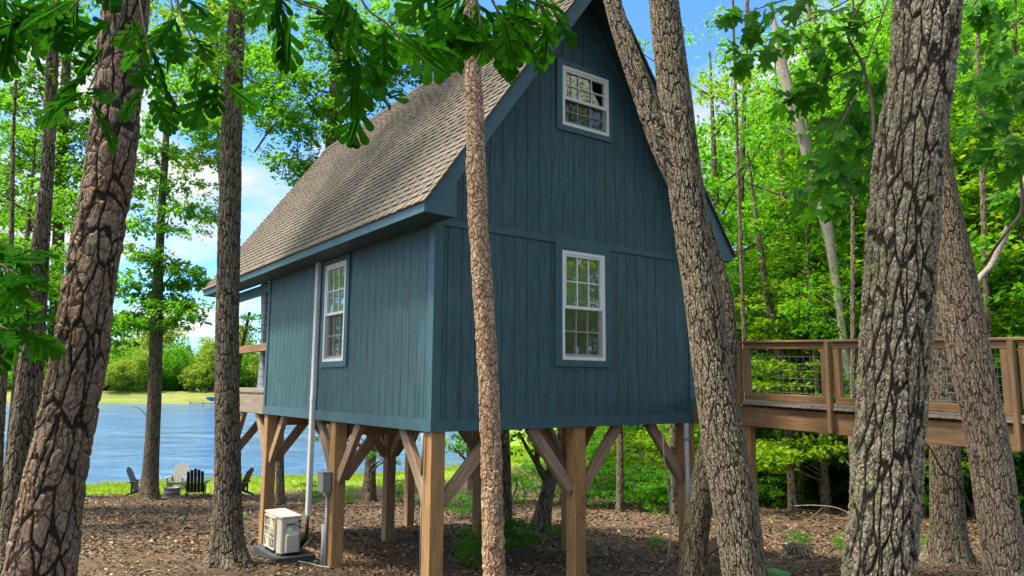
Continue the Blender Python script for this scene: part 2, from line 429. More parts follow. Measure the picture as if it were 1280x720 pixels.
def mat_curtain(name, a, b, check=False):
    k = N(name)
    co = k.coord()
    if check:
        w1 = k.n('ShaderNodeTexWave', bands_direction='Z', ins={'Vector': co, 'Scale': 2.2}).outputs['Fac']
        w2 = k.n('ShaderNodeTexWave', bands_direction='X', ins={'Vector': k.attr('cu'), 'Scale': 2.2}).outputs['Fac']
        f = k.math('MULTIPLY', k.math('ADD', k.math('GREATER_THAN', w1, 0.8), k.math('GREATER_THAN', w2, 0.8)), 0.45)
    else:
        f = k.noise(k.mapv(co, (9, 9, 0.3)), 1.0, 4)
    c = k.mix(f, a, b)
    p = k.bsdf(c, 0.85)
    tr = k.n('ShaderNodeBsdfTranslucent', ins={'Color': c}).outputs[0]
    return k.done(k.n('ShaderNodeMixShader', ins={0: 0.3, 1: p, 2: tr}).outputs[0])
M['curtain'] = mat_curtain('checked_porch_curtain', (0.46, 0.50, 0.58), (0.20, 0.24, 0.33), True)
M['drape'] = mat_curtain('window_drape', (0.72, 0.84, 0.50), (0.46, 0.55, 0.28))
M['inside'] = mat_plain('interior_wall', (0.6, 0.56, 0.48), 0.8, 0.1)

# ------------------------------------------------------------------ terrain
WATER = -3.23
LAKE = np.array([(-160, 27), (-60, 30.5), (-23, 33), (-19, 33.4), (-13, 36.5), (-6.6, 38.5), (-2.5, 43), (-0.5, 52), (-1.5, 75), (-12, 120), (-24, 160), (-34, 174), (-100, 176), (-190, 172), (-240, 120), (-230, 50)], float)

def lake_sd(x, y):
    """signed distance to the lake edge, negative on the water"""
    x = np.asarray(x, float); y = np.asarray(y, float)
    d = np.full(x.shape, 1e9); ins = np.zeros(x.shape, bool)
    n = len(LAKE)
    for i in range(n):
        a, b = LAKE[i], LAKE[(i + 1) % n]
        e = b - a
        t = np.clip(((x - a[0]) * e[0] + (y - a[1]) * e[1]) / (e @ e), 0, 1)
        d = np.minimum(d, np.hypot(x - a[0] - t * e[0], y - a[1] - t * e[1]))
        c = (a[1] > y) != (b[1] > y)
        with np.errstate(divide='ignore', invalid='ignore'):
            xi = a[0] + (y - a[1]) / (e[1] if e[1] != 0 else 1e-9) * e[0]
        ins ^= c & (x < xi)
    return np.where(ins, -d, d)

def vnoise(x, y, s, seed=0):
    return (np.sin(x * s + 1.3 * seed) * np.cos(y * s * 1.17 + seed) + 0.6 * np.sin(x * s * 2.3 + y * s * 1.7 + seed * 2.1) + 0.35 * np.sin(x * s * 4.1 - y * s * 3.7 + seed)) / 1.95

def ground_z(x, y):
    x = np.asarray(x, float); y = np.asarray(y, float)
    base = np.where(y < 18, -0.108 * y, np.where(y < 32, -1.944 - 0.083 * (y - 18), -3.106 + 0.06 * (y - 32)))
    base = np.where(y < -14, -0.108 * -14, base)
    base = np.minimum(base, np.where(y > 32, -0.4, 99))
    # the wooded side on the right climbs gently behind the footbridge
    base = base + 0.05 * np.clip(x - 6, 0, 40) * np.clip((y - 14) / 14, 0, 1)
    base = base + 0.05 * vnoise(x, y, 0.55, 1) + 0.022 * vnoise(x, y, 2.1, 2)
    sd = lake_sd(x, y)
    far = np.clip((y - 100) / 60, 0, 1)
    shore = WATER + 0.06 + (0.13 + 0.3 * far) * np.clip(sd, 0, None)
    land = np.minimum(base, shore)
    near = np.clip((y - 20) / 8, 0, 1)
    land = np.where(sd > 0, base * (1 - near) + land * near, land)
    bed = WATER - np.minimum(1.6, 0.25 * np.abs(sd))
    return np.where(sd < 0, bed, np.maximum(land, np.where(sd > 0, WATER + 0.03, -99)))

def gz(x, y): return float(ground_z(np.array([x]), np.array([y]))[0])

def axis(a, b, n, c, pw):
    t = np.linspace(-1, 1, n)
    lo, hi = c - a, b - c
    return c + np.where(t < 0, -lo * np.abs(t) ** pw, hi * t ** pw)
gx = axis(-420, 420, 340, 0, 2.6)
gy = axis(-60, 620, 380, 14, 2.4)
GX, GY = np.meshgrid(gx, gy, indexing='ij')
GZ = ground_z(GX, GY)
nx, ny = len(gx), len(gy)
idx = np.arange(nx * ny).reshape(nx, ny)
quads = np.stack([idx[:-1, :-1], idx[1:, :-1], idx[1:, 1:], idx[:-1, 1:]], -1).reshape(-1, 4)
sdg = lake_sd(GX, GY)
grass = np.clip(1.6 - np.abs(sdg) / 4.6, 0, 1) * (GY > 22)
meadow = np.clip((GY - 42) / 6, 0, 1)
grass = np.maximum(grass, meadow)
dry = np.clip((GY - 60) / 60, 0, 1) * 0.9
ground = link('ground', mesh_np('ground', np.stack([GX, GY, GZ], -1).reshape(-1, 3), quads, np.full(len(quads), 4), M['ground'], True,
              {'grass': ('FLOAT', grass.ravel()), 'dry': ('FLOAT', dry.ravel())}))
tag(ground, 'brown leaf strewn forest floor sloping down to a lake', 'ground', kind='structure')
wm = MB(); wm.add([(-300, 26, WATER), (20, 26, WATER), (20, 190, WATER), (-300, 190, WATER)], [(0, 1, 2, 3)])
lake = wm.build('lake_water', M['water'])
tag(lake, 'blue rippled lake beyond the trees', 'lake', kind='structure')

# ------------------------------------------------------------------ the treehouse
A = 0.6227
Cx, Cy, Cz = -0.92586787, 8.67880015, -0.53552115 + CAMZ
U = np.array([math.cos(A), math.sin(A), 0]); V = np.array([-math.sin(A), math.cos(A), 0])
W, L = 4.575, 6.242
H0 = Cz - gz(Cx, Cy)                       # floor underside above the ground at the near corner
def hw(s, t, z): return np.array([Cx, Cy, Cz]) + U * s + V * t + np.array([0, 0, z])   # house frame to world
def ground_h(s, t):
    q = hw(s, t, 0)
    return gz(q[0], q[1]) - Cz             # ground level in the house frame

house = empty('treehouse', (Cx, Cy, Cz - H0), A)
tag(house, 'dark teal wooden cabin with steep shingled roof raised on timber posts', 'treehouse')
Z = lambda z: z + H0

def poly_y(mb, pts, y0, y1):
    """polygon given in x,z extruded along y"""
    n = len(pts)
    mb.add([(x, y0, z) for x, z in pts] + [(x, y1, z) for x, z in pts],
           [tuple(range(n)), tuple(range(n, 2 * n))[::-1]] + [((i + 1) % n, i, n + i, n + (i + 1) % n) for i in range(n)])
def poly_x(mb, pts, x0, x1):
    n = len(pts)
    mb.add([(x0, y, z) for y, z in pts] + [(x1, y, z) for y, z in pts],
           [tuple(range(n))[::-1], tuple(range(n, 2 * n))] + [(i, (i + 1) % n, n + (i + 1) % n, n + i) for i in range(n)])

# roof section
OV, OF, OB = 0.4243, 0.4818, 3.358
EZ = 2.608
PK = 6.41
SL = (PK - EZ) / (W / 2 + OV)
ANG = math.atan(SL)
def roof_z(s):
    s = min(s, W - s)
    return EZ + SL * (s + OV)
TH = 0.075 / math.cos(ANG)                 # deck + rafters seen edge on
def under_z(s): return roof_z(s) - TH

# --- walls: separate upright boards of the grooved siding on a backing sheet
def siding_front(mb, s0, s1, zlo, zhi_f, t0=0.0, thick=0.018):
    g = 0.005
    edges = [0.0]
    e = 0.178
    while e < W: edges.append(e); e += 0.2005
    edges.append(W)
    for a, b in zip(edges[:-1], edges[1:]):
        a2, b2 = max(a, s0) + g, min(b, s1) - g
        if b2 - a2 < 0.015: continue
        pts = [(a2, Z(zlo)), (b2, Z(zlo)), (b2, Z(zhi_f(b2)))]
        if a2 < W / 2 < b2 and zhi_f(W / 2) > max(zhi_f(a2), zhi_f(b2)) + 0.01: pts.append((W / 2, Z(zhi_f(W / 2))))
        pts.append((a2, Z(zhi_f(a2))))
        poly_y(mb, pts, t0, t0 + thick)
BANDB, BANDT = 2.464, 2.552
fw = MB()
siding_front(fw, 0, W, 0.13, lambda s: BANDB + 0.02)
siding_front(fw, 0, W, BANDT - 0.02, lambda s: under_z(s) - 0.004)
def wall_with_holes(mb, holes, y0, y1):
    """backing behind the boards, left open at the windows (rectangles s0,s1,z0,z1)"""
    xs = sorted({0.01, W / 2, W - 0.01, *[h[0] for h in holes], *[h[1] for h in holes]})
    for a, b in zip(xs[:-1], xs[1:]):
        hs = sorted([h for h in holes if h[0] <= a + 1e-6 and h[1] >= b - 1e-6], key=lambda h: h[2])
        z = 0.02
        for h in hs:
            mb.box((a, y0, Z(z)), (b, y1, Z(h[2]))); z = h[3]
        poly_y(mb, [(a, Z(z)), (b, Z(z)), (b, Z(under_z(b) - 0.01)), (a, Z(under_z(a) - 0.01))], y0, y1)
WL = (1.9578, 2.7312, 0.8898, 2.3713)
WU = (1.9679, 2.8432, 4.1467, 5.0118)
WS = (2.603, 3.401, 0.886, 2.384)          # on the side wall (t0,t1,z0,z1)
# cut the boards at the windows: rebuild with openings
fw = MB()
def inside_cut(mb, lo, hi_f):
    g = 0.004
    edges = [0.0]; e = 0.178
    while e < W: edges.append(e); e += 0.2005
    edges.append(W)
    cuts = [WL, WU]
    for a, b in zip(edges[:-1], edges[1:]):
        a2, b2 = a + g, b - g
        segs = [(a2, b2, [])]
        for c in cuts:
            if c[2] > hi_f(W / 2) or c[3] < lo: continue
            ns = []
            for (p, q, hs) in segs:
                brk = sorted({p, q, *[x for x in (c[0], c[1]) if p < x < q]})
                for x, y in zip(brk[:-1], brk[1:]):
                    ns.append((x, y, hs + ([c] if c[0] <= x + 1e-6 and c[1] >= y - 1e-6 else [])))
            segs = ns
        for p, q, hs in segs:
            z = lo
            for c in sorted(hs, key=lambda c: c[2]):
                mb.box((p, 0, Z(z)), (q, 0.018, Z(c[2]))); z = c[3]
            pts = [(p, Z(z)), (q, Z(z)), (q, Z(hi_f(q)))]
            if p < W / 2 < q and hi_f(W / 2) > max(hi_f(p), hi_f(q)) + 0.01: pts.append((W / 2, Z(hi_f(W / 2))))
            pts.append((p, Z(hi_f(p))))
            poly_y(mb, pts, 0, 0.018)
inside_cut(fw, 0.13, lambda s: BANDB + 0.02)
inside_cut(fw, BANDT - 0.02, lambda s: under_z(s) - 0.004)
wall_with_holes(fw, [WL, WU], 0.015, 0.12)
fw.build('front_wall', M['siding'], house)

sw = MB()
edges = [0.0]; e = 0.199
while e < L: edges.append(e); e += 0.2043
edges.append(L)
WTOP = 2.50
for a, b in zip(edges[:-1], edges[1:]):
    a2, b2 = a + 0.004, b - 0.004
    brk = sorted({a2, b2, *[x for x in WS[:2] if a2 < x < b2]})
    for p, q in zip(brk[:-1], brk[1:]):
        if p >= WS[0] - 1e-6 and q <= WS[1] + 1e-6:
            sw.box((0, p, Z(0.13)), (0.018, q, Z(WS[2]))); sw.box((0, p, Z(WS[3])), (0.018, q, Z(WTOP)))
        else:
            sw.box((0, p, Z(0.13)), (0.018, q, Z(WTOP)))
for p, q in ((0.121, WS[0]), (WS[1], L - 0.01)):
    sw.box((0.015, p, Z(0.02)), (0.12, q, Z(WTOP + 0.25)))
sw.box((0.015, WS[0], Z(0.02)), (0.12, WS[1], Z(WS[2]))); sw.box((0.015, WS[0], Z(WS[3])), (0.12, WS[1], Z(WTOP + 0.25)))
sw.build('side_wall', M['siding'], house)
rw = MB(); rw.box((W - 0.12, 0.121, Z(0.02)), (W, L - 0.01, Z(WTOP + 0.2)))
rw.build('far_side_wall', M['siding'], house)
bw = MB()
for a_, b_, z0_, z1_ in ((0.01, 1.1, 0.02, 2.32), (3.5, W - 0.01, 0.02, 2.32), (1.1, 3.5, 0.02, 0.22)):
    bw.box((a_, L - 0.1, Z(z0_)), (b_, L, Z(z1_)))
poly_y(bw, [(0.01, Z(2.32)), (W - 0.01, Z(2.32)), (W - 0.01, Z(under_z(0.01) - 0.01)), (W / 2, Z(under_z(W / 2) - 0.01)), (0.01, Z(under_z(0.01) - 0.01))], L - 0.1, L)
gd = MB()
for a_, b_ in ((1.1, 1.18), (2.26, 2.34), (3.42, 3.5)): gd.box((a_, L - 0.07, Z(0.22)), (b_, L - 0.03, Z(2.32)))
gdo = gd.build('added_porch_door', M['white'], house)  # unseen glazed door, added so daylight reaches the drapes from behind
gd = MB(); gd.add([(1.18, L - 0.055, Z(0.22)), (2.26, L - 0.055, Z(0.22)), (2.26, L - 0.055, Z(2.32)), (1.18, L - 0.055, Z(2.32))], [(0, 1, 2, 3)]); gd.build('added_door_pane', M['glass'], gdo)
gd = MB(); gd.add([(2.34, L - 0.055, Z(0.22)), (3.42, L - 0.055, Z(0.22)), (3.42, L - 0.055, Z(2.32)), (2.34, L - 0.055, Z(2.32))], [(0, 1, 2, 3)]); gd.build('added_door_pane', M['glass'], gdo)
bw.build('back_wall', M['siding'], house)
fl = MB(); fl.box((0.02, 0.13, Z(0.03)), (W - 0.13, L - 0.11, Z(0.2)))
fl.box((0.13, 0.13, Z(2.6)), (W - 0.13, L - 0.11, Z(2.7)))
fl.build('floor', M['inside'], house)
jo = MB()
for i in range(16):
    t = 0.25 + i * 0.385
    jo.box((0.13, t, Z(-0.0)), (W - 0.13, t + 0.04, Z(0.028)))
jo.build('joists', M['bridge'], house)

# --- trims
tr = MB()
tr.box((-0.024, -0.024, Z(0)), (W + 0.024, 0.004, Z(0.142)))
tr.box((-0.024, 0.004, Z(0)), (0.004, L + 0.02, Z(0.142)))
tr.box((W - 0.004, 0.004, Z(0)), (W + 0.024, L + 0.02, Z(0.142)))
tr.build('base_trim', M['trim'], house)
cb = MB()
cb.box((-0.019, -0.019, Z(0.142)), (0.095, 0.0, Z(2.53))); cb.box((-0.019, 0.0, Z(0.142)), (0.0, 0.10, Z(2.47)))
cb.build('corner_trim', M['trim'], house); cb = MB()
cb.box((W - 0.095, -0.019, Z(0.142)), (W + 0.019, 0.0, Z(2.53))); cb.box((W, 0.0, Z(0.142)), (W + 0.019, 0.1, Z(2.47)))
cb.build('corner_trim', M['trim'], house); cb = MB()
cb.box((-0.019, L - 0.08, Z(0.142)), (0.0, L + 0.019, Z(2.47)))
cb.build('corner_trim', M['trim'], house)
bt = MB()
bt.box((0.096, -0.022, Z(BANDB)), (1.838, 0.0, Z(BANDT))); bt.build('belly_band', M['trim'], house); bt = MB(); bt.box((2.849, -0.022, Z(BANDB)), (W - 0.096, 0.0, Z(BANDT)))
bt.build('belly_band', M['trim'], house)
for sgn in (0, 1):                          # frieze boards under the raking soffit
    fz = MB()
    pts = []
    for s in (0.02, W / 2 - 0.0): pts.append((s, under_z(s) - 0.006))
    for s in (W / 2 - 0.0, 0.02 + 0.05): pts.append((s, under_z(s) - 0.13))
    pts = [((W - s) if sgn else s, Z(z)) for s, z in pts]
    if sgn: pts = pts[::-1]
    poly_y(fz, pts, -0.020, -0.001)
    fz.build('frieze_trim', M['trim'], house)

# --- roof deck, shingles, fascia, rake boards
rd = MB()
T0, T1 = -OF + 0.02, L + OB - 0.02
for sgn in (0, 1):
    pts = [(-OV + 0.03, roof_z(-OV + 0.03) - 0.012), (W / 2, PK - 0.012), (W / 2, PK - TH), (-OV + 0.03, roof_z(-OV + 0.03) - TH)]
    if sgn: pts = [(W - s, z) for s, z in pts][::-1]
    poly_y(rd, [(s, Z(z)) for s, z in pts], T0, T1)
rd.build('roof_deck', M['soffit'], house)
sh = MB()
rows = 37
slope_len = math.hypot(W / 2 + OV, PK - EZ)
ex = slope_len / rows
for sgn in (0, 1):
    for r in range(rows):
        t = -OF - 0.035 - (0.0 if r % 2 else 0.11) - random.uniform(0, 0.05)
        kk_ = bool(r % 2)
        while t < L + OB + 0.03:
            kk_ = not kk_; wdt = random.uniform(0.10, 0.14)
            a, b = max(t, -OF - 0.035), min(t + wdt, L + OB + 0.035)
            t += wdt
            if b - a < 0.02: continue
            th = random.uniform(0.013, 0.018) if kk_ else random.uniform(0.004, 0.007); jut = random.uniform(-0.003, 0.003)
            d0, d1 = r * ex - (0.03 if r == 0 else jut), min(r * ex + ex * 1.22, slope_len + 0.01)
            def pt(d, off, y):
                s = -OV + d * math.cos(ANG) - off * math.sin(ANG); z = EZ + d * math.sin(ANG) + off * math.cos(ANG)
                return ((W - s) if sgn else s, y, Z(z))
            g = 0.0018
            vs = [pt(d0, -0.006, a + g), pt(d0, -0.006, b - g), pt(d1, -0.008, b - g), pt(d1, -0.008, a + g), pt(d0, 0.008 + th, a + g), pt(d0, 0.008 + th, b - g), pt(d1, 0.003, b - g), pt(d1, 0.003, a + g)]
            sh.add(vs, [(0, 3, 2, 1), (4, 5, 6, 7), (0, 1, 5, 4), (1, 2, 6, 5), (2, 3, 7, 6), (3, 0, 4, 7)])
sh.build('roof_shingles', M['shingle'], house)
rc = MB()
t = -OF - 0.03
while t < L + OB:
    for sg in (-1, 1):
        rc.add([(W / 2, t, Z(PK + 0.040)), (W / 2, t + 0.27, Z(PK + 0.030)), (W / 2 + sg * 0.13, t + 0.27, Z(PK - 0.15)), (W / 2 + sg * 0.13, t, Z(PK - 0.14))], [(0, 1, 2, 3)])
    t += 0.2
rc.build('ridge_cap', M['edge'], house)
for sgn in (0, 1):
    x0, x1 = (-OV - 0.0, -OV + 0.025) if not sgn else (W + OV - 0.025, W + OV)
    fa = MB(); fa.box((x0, -OF + 0.03, Z(2.472)), (x1, L + OB - 0.03, Z(EZ - 0.012)))
    fa.build('eave_fascia', M['trim'], house)
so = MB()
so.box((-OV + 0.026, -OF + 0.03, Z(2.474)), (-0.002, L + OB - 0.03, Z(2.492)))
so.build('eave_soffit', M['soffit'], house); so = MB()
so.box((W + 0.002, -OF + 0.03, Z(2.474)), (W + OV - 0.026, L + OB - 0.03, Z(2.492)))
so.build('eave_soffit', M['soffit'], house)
for sgn in (0, 1):
    for y0, y1 in ((-OF - 0.032, -OF + 0.0), (L + OB, L + OB + 0.032)):
        pts = [(-OV - 0.015, EZ - 0.03), (W / 2, PK - 0.006), (W / 2, PK - 0.036), (-OV - 0.015, EZ - 0.055)]
        if sgn: pts = [(W - s, z) for s, z in pts][::-1]
        de = MB(); poly_y(de, [(s, Z(z)) for s, z in pts], y0, y1); de.build('drip_edge', M['edge'], house)
BW = 0.195 / math.cos(ANG)
for sgn in (0, 1):
    for y0, y1 in ((-OF, -OF + 0.03), (L + OB - 0.03, L + OB)):
        pts = [(-OV, 2.472), (0.0, 2.458), (0.0, 2.885), (W / 2, PK - 0.012 - BW), (W / 2, PK - 0.012), (-OV, EZ - 0.012)]
        if sgn: pts = [(W - s, z) for s, z in pts][::-1]
        rb = MB(); poly_y(rb, [(s, Z(z)) for s, z in pts], y0, y1); rb.build('rake_board', M['trim'], house)

# --- windows (local x right, y into the wall, z up)
def window(x_len, z_len, name_mat, loc, rot, split=0.5, casing=(0.1, 0.1, 0.085, 0.09), cols=3, rows_=2, drape=True, only_cols=False):
    f = MB()
    fwid = 0.042
    f.box((0, -0.03, 0), (fwid, 0.07, z_len)); f.box((x_len - fwid, -0.03, 0), (x_len, 0.07, z_len))
    f.box((fwid, -0.031, z_len - fwid), (x_len - fwid, 0.069, z_len)); f.box((fwid, -0.031, 0), (x_len - fwid, 0.069, fwid))
    win = f.build('window', M['white'], house)
    win.location = loc; win.rotation_euler = (0, 0, rot)
    cs = MB()
    cl, cr, cbm, ct = casing
    cs.box((-cl, -0.026, -cbm), (-0.002, -0.001, z_len + ct)); cs.box((x_len + 0.002, -0.026, -cbm), (x_len + cr, -0.001, z_len + ct))
    cs.box((-0.002, -0.0262, z_len + 0.002), (x_len + 0.002, -0.001, z_len + ct)); cs.box((-0.002, -0.0262, -cbm), (x_len + 0.002, -0.001, -0.002))
    cs.build('casing', M['trim'], win)
    zm = z_len * split
    for (z0, z1, y) in ((zm - 0.02, z_len - fwid, 0.0), (fwid, zm + 0.02, 0.028)):
        y = 0.0 if z0 > 0.3 * z_len else 0.030
        s = MB(); w = 0.034
        a, b = fwid, x_len - fwid
        s.box((a, y - 0.018, z0), (a + w, y + 0.018, z1)); s.box((b - w, y - 0.018, z0), (b, y + 0.018, z1))
        s.box((a + w, y - 0.0185, z0), (b - w, y + 0.0175, z0 + w + 0.008)); s.box((a + w, y - 0.0185, z1 - w), (b - w, y + 0.0175, z1))
        sash = s.build('sash', M['white'], win)
        m = MB()
        for c in range(1, cols):
            x = a + w + (b - a - 2 * w) * c / cols
            m.box((x - 0.008, y - 0.008, z0 + w + 0.008), (x + 0.008, y + 0.008, z1 - w))
        for r in range(1, rows_):
            z = z0 + w + (z1 - z0 - 2 * w) * r / rows_
            m.box((a + w, y - 0.009, z - 0.008), (b - w, y + 0.009, z + 0.008))
        m.build('muntins', M['white'], sash)
        g = MB(); g.add([(a + w, y + 0.010, z0 + w), (b - w, y + 0.010, z0 + w), (b - w, y + 0.010, z1 - w), (a + w, y + 0.010, z1 - w)], [(0, 1, 2, 3)])
        g.build('pane', M['glass'], sash)
    sc = MB(); sc.add([(fwid, -0.012, fwid), (x_len - fwid, -0.012, fwid), (x_len - fwid, -0.012, zm - 0.022), (fwid, -0.012, zm - 0.022)], [(0, 1, 2, 3)])
    sc.build('insect_screen', M['screen'], win)
    if drape:
        for k, (xa, xb) in enumerate(((-0.05, x_len * 0.52), (x_len * 0.56, x_len + 0.05))):
            n = 60
            vs, fs = [], []
            for i in range(n + 1):
                x = xa + (xb - xa) * i / n
                y = 0.115 + 0.022 * math.sin(i * 0.9 + k) + 0.012 * math.sin(i * 2.1)
                vs += [(x, y, -0.15), (x, y, z_len + 0.1)]
            for i in range(n): fs.append((2 * i, 2 * i + 2, 2 * i + 3, 2 * i + 1))
            d = MB(); d.add(vs, fs); d.build('drape', M['drape'], win, True)
    return win
wl = window(WL[1] - WL[0], WL[3] - WL[2], 'w', (WL[0], 0, Z(WL[2])), 0, 0.48, (0.118, 0.117, 0.088, BANDT - WL[3] + 0.01))
wl['label'] = 'tall white sash window at cabin level with pale drapes'
wu = window(WU[1] - WU[0], WU[3] - WU[2], 'w', (WU[0], 0, Z(WU[2])), 0, 0.47, (0.096, 0.07, 0.078, 0.085), drape=False)
wu['label'] = 'small white sash window high in the gable'
ws = window(WS[1] - WS[0], WS[3] - WS[2], 'w', (0, WS[1], Z(WS[2])), -math.pi / 2, 0.485, (0.11, 0.11, 0.085, 0.087), drape=True)
ws['label'] = 'narrow looking white sash window under the eave'

# --- timber posts, braces
def bar(name, p0, p1, w, d, mat, parent, roll=0.0, ch=0.007):
    p0, p1 = Vector(p0), Vector(p1)
    ax = p1 - p0
    mb = MB(); mb.cbox((-w / 2, -d / 2, 0), (w / 2, d / 2, ax.length), ch)
    o = mb.build(name, mat, parent)
    zz = ax.normalized()
    ref = Vector((1, 0, 0)) if abs(zz.x) < 0.9 else Vector((0, 1, 0))
    if abs(zz.z) < 0.98: ref = Vector((-zz.y, zz.x, 0)).normalized() if abs(zz.z) < 0.999 else ref
    xx = (ref - zz * ref.dot(zz)).normalized(); yy = zz.cross(xx)
    rot = Matrix((xx, yy, zz)).transposed()
    o.rotation_euler = (rot @ Matrix.Rotation(roll, 3, 'Z')).to_euler()
    o.location = p0
    return o
PW = 0.19
posts = [(0.10, 0.10), (0.10, 2.95), (0.10, 6.12), (2.2875, 0.10), (W - 0.10, 0.10), (W - 0.10, 2.86), (W - 0.10, 5.80), (2.42, 5.90), (0.10, 8.6), (2.5, 8.9), (W - 0.1, 8.9)]
for (s, t) in posts:
    g = ground_h(s, t)
    top = 0.03 if t < 6.5 else 0.05
    bar('post', (s, t, Z(g - 0.35)), (s, t, Z(top)), PW, PW, M['post'], house)
    for (du, dv) in ((1, 0), (-1, 0), (0, 1), (0, -1)):
        rs, rt = s + du * 0.78, t + dv * 0.78
        lim_t = L if t < 6.5 else L + 3.1
        if not (0 <= rs <= W and 0 <= rt <= L + 3.2): continue
        if (s, t) == (0.10, 0.10) and du == 1: rs += 0.12
        z0 = -0.83
        bar('brace', (s + du * (PW / 2 + 0.01), t + dv * (PW / 2 + 0.01), Z(z0)), (rs, rt, Z(0.012)), 0.088, 0.15, M['brace'], house)
# beam ends under the floor
for t in (2.95, 6.12):
    bar('girder', (0.24, t, Z(-0.11)), (W - 0.24, t, Z(-0.11)), 0.14, 0.2, M['bridge'], house)

# --- porch at the back
px1 = L + 3.05
pd = MB()
for i in range(21):
    t = L + 0.03 + i * 0.145
    pd.box((0.02, t, Z(0.345)), (W - 0.02, t + 0.138, Z(0.375)))
pd.build('porch_deck', M['deck'], house)
bar('porch_rim', (0.03, L + 0.02, Z(0.16)), (0.03, px1, Z(0.16)), 0.04, 0.35, M['deck'], house)
bar('porch_rim', (W - 0.03, L + 0.02, Z(0.16)), (W - 0.03, px1, Z(0.16)), 0.04, 0.35, M['deck'], house)
bar('porch_rim', (0.055, px1, Z(0.16)), (W - 0.055, px1, Z(0.16)), 0.04, 0.35, M['deck'], house)
bar('porch_toe_rail', (0.045, L + 0.02, Z(0.425)), (0.045, px1, Z(0.425)), 0.09, 0.085, M['deck'], house)
bar('porch_rail', (0.045, L + 0.02, Z(1.235)), (0.045, px1, Z(1.235)), 0.09, 0.145, M['bridge'], house)
bar('porch_post', (0.09, px1 - 0.1, Z(0.05)), (0.09, px1 - 0.1, Z(2.47)), 0.14, 0.14, M['post'], house)
bar('porch_post', (W - 0.09, px1 - 0.1, Z(0.05)), (W - 0.09, px1 - 0.1, Z(2.47)), 0.14, 0.14, M['post'], house)
bar('porch_beam', (0.09, L + 0.03, Z(2.38)), (0.09, px1, Z(2.38)), 0.1, 0.18, M['trim'], house)
bar('porch_beam', (W - 0.09, L + 0.03, Z(2.38)), (W - 0.09, px1, Z(2.38)), 0.1, 0.18, M['trim'], house)

# --- duct (line set cover), box and conduit fixed to the house
dc = MB()
dc.cbox((-0.075, 3.635, Z(0.33)), (-0.004, 3.735, Z(2.478)), 0.01)
dc.cbox((-0.075, 3.645, Z(-1.46)), (-0.004, 3.742, Z(0.318)), 0.01)
dc.cbox((-0.079, 3.636, Z(0.30)), (-0.002, 3.741, Z(0.345)), 0.01)
duct = dc.build('line_duct', M['cover'], house)
eb = MB(); eb.cbox((-0.14, 2.90, Z(-1.02)), (-0.003, 3.11, Z(-0.74)), 0.012); eb.box((-0.147, 2.89, Z(-0.745)), (-0.003, 3.12, Z(-0.728)))
ebx = eb.build('electrical_box', M['grey'], house)
cd = MB(); cd.tube([(-0.025, 3.0, Z(-1.02)), (-0.025, 3.0, Z(ground_h(0, 3) - 0.1))], 0.021, 10)
cd.build('conduit', M['pvc'], house, True); cd = MB()
cd.tube([(-0.03, 3.08, Z(-1.5)), (-0.03, 3.08, Z(ground_h(0, 3) - 0.1))], 0.026, 10)
cd.build('conduit', M['pvc'], house, True)
cd = MB(); cd.tube([(-0.03, 0.15, Z(-0.02)), (-0.03, 0.15, Z(-0.5))], 0.016, 10)
cd.tube([(-0.03, 0.15, Z(-0.5)), (-0.03, 0.15, Z(ground_h(0, 0) - 0.1))], 0.006, 8)
cd.build('conduit', M['grey'], house, True)
q = W - 0.22
cd = MB(); cd.tube([(q, -0.03, Z(0.0)), (q, -0.03, Z(ground_h(q, 0) - 0.1))], 0.036, 12)
cd.tube([(q, -0.03, Z(-0.25)), (q, -0.03, Z(-0.17))], 0.043, 12)
cd.build('drain_pipe', M['pvc'], house, True)

# --- porch curtain: a thing of its own
def curtain(loc, rz):
    n, m = 50, 40
    vs, cu = [], []
    for j in range(m + 1):
        z = j / m
        wd = 0.17 + 0.33 * abs(z - 0.42) ** 1.2 if z > 0.42 else 0.17 + 0.75 * abs(z - 0.42) ** 1.3
        for i in range(n + 1):
            x = (i / n - 0.5) * wd
            y = 0.045 * math.sin(i / n * math.pi * 9 + z) * (0.5 + abs(z - 0.42)) + 0.02 * math.sin(i * 0.5 + z * 3)
            vs.append((x, y, z * 2.06)); cu.append((i / n * 1.2, 0, 0))
    fs = [(j * (n + 1) + i, j * (n + 1) + i + 1, (j + 1) * (n + 1) + i + 1, (j + 1) * (n + 1) + i) for j in range(m) for i in range(n)]
    me = mesh_np('porch_curtain', vs, fs, [4] * len(fs), M['curtain'], True, {'cu': ('FLOAT_VECTOR', cu)})
    o = link('porch_curtain', me)
    o.location = loc; o.rotation_euler = (0, 0, rz)
    return o
q = hw(0.13, 6.93, 0.47)
tag(curtain(q, A + math.pi / 2), 'tied back pale blue grey checked curtain hanging at the porch', 'curtain')

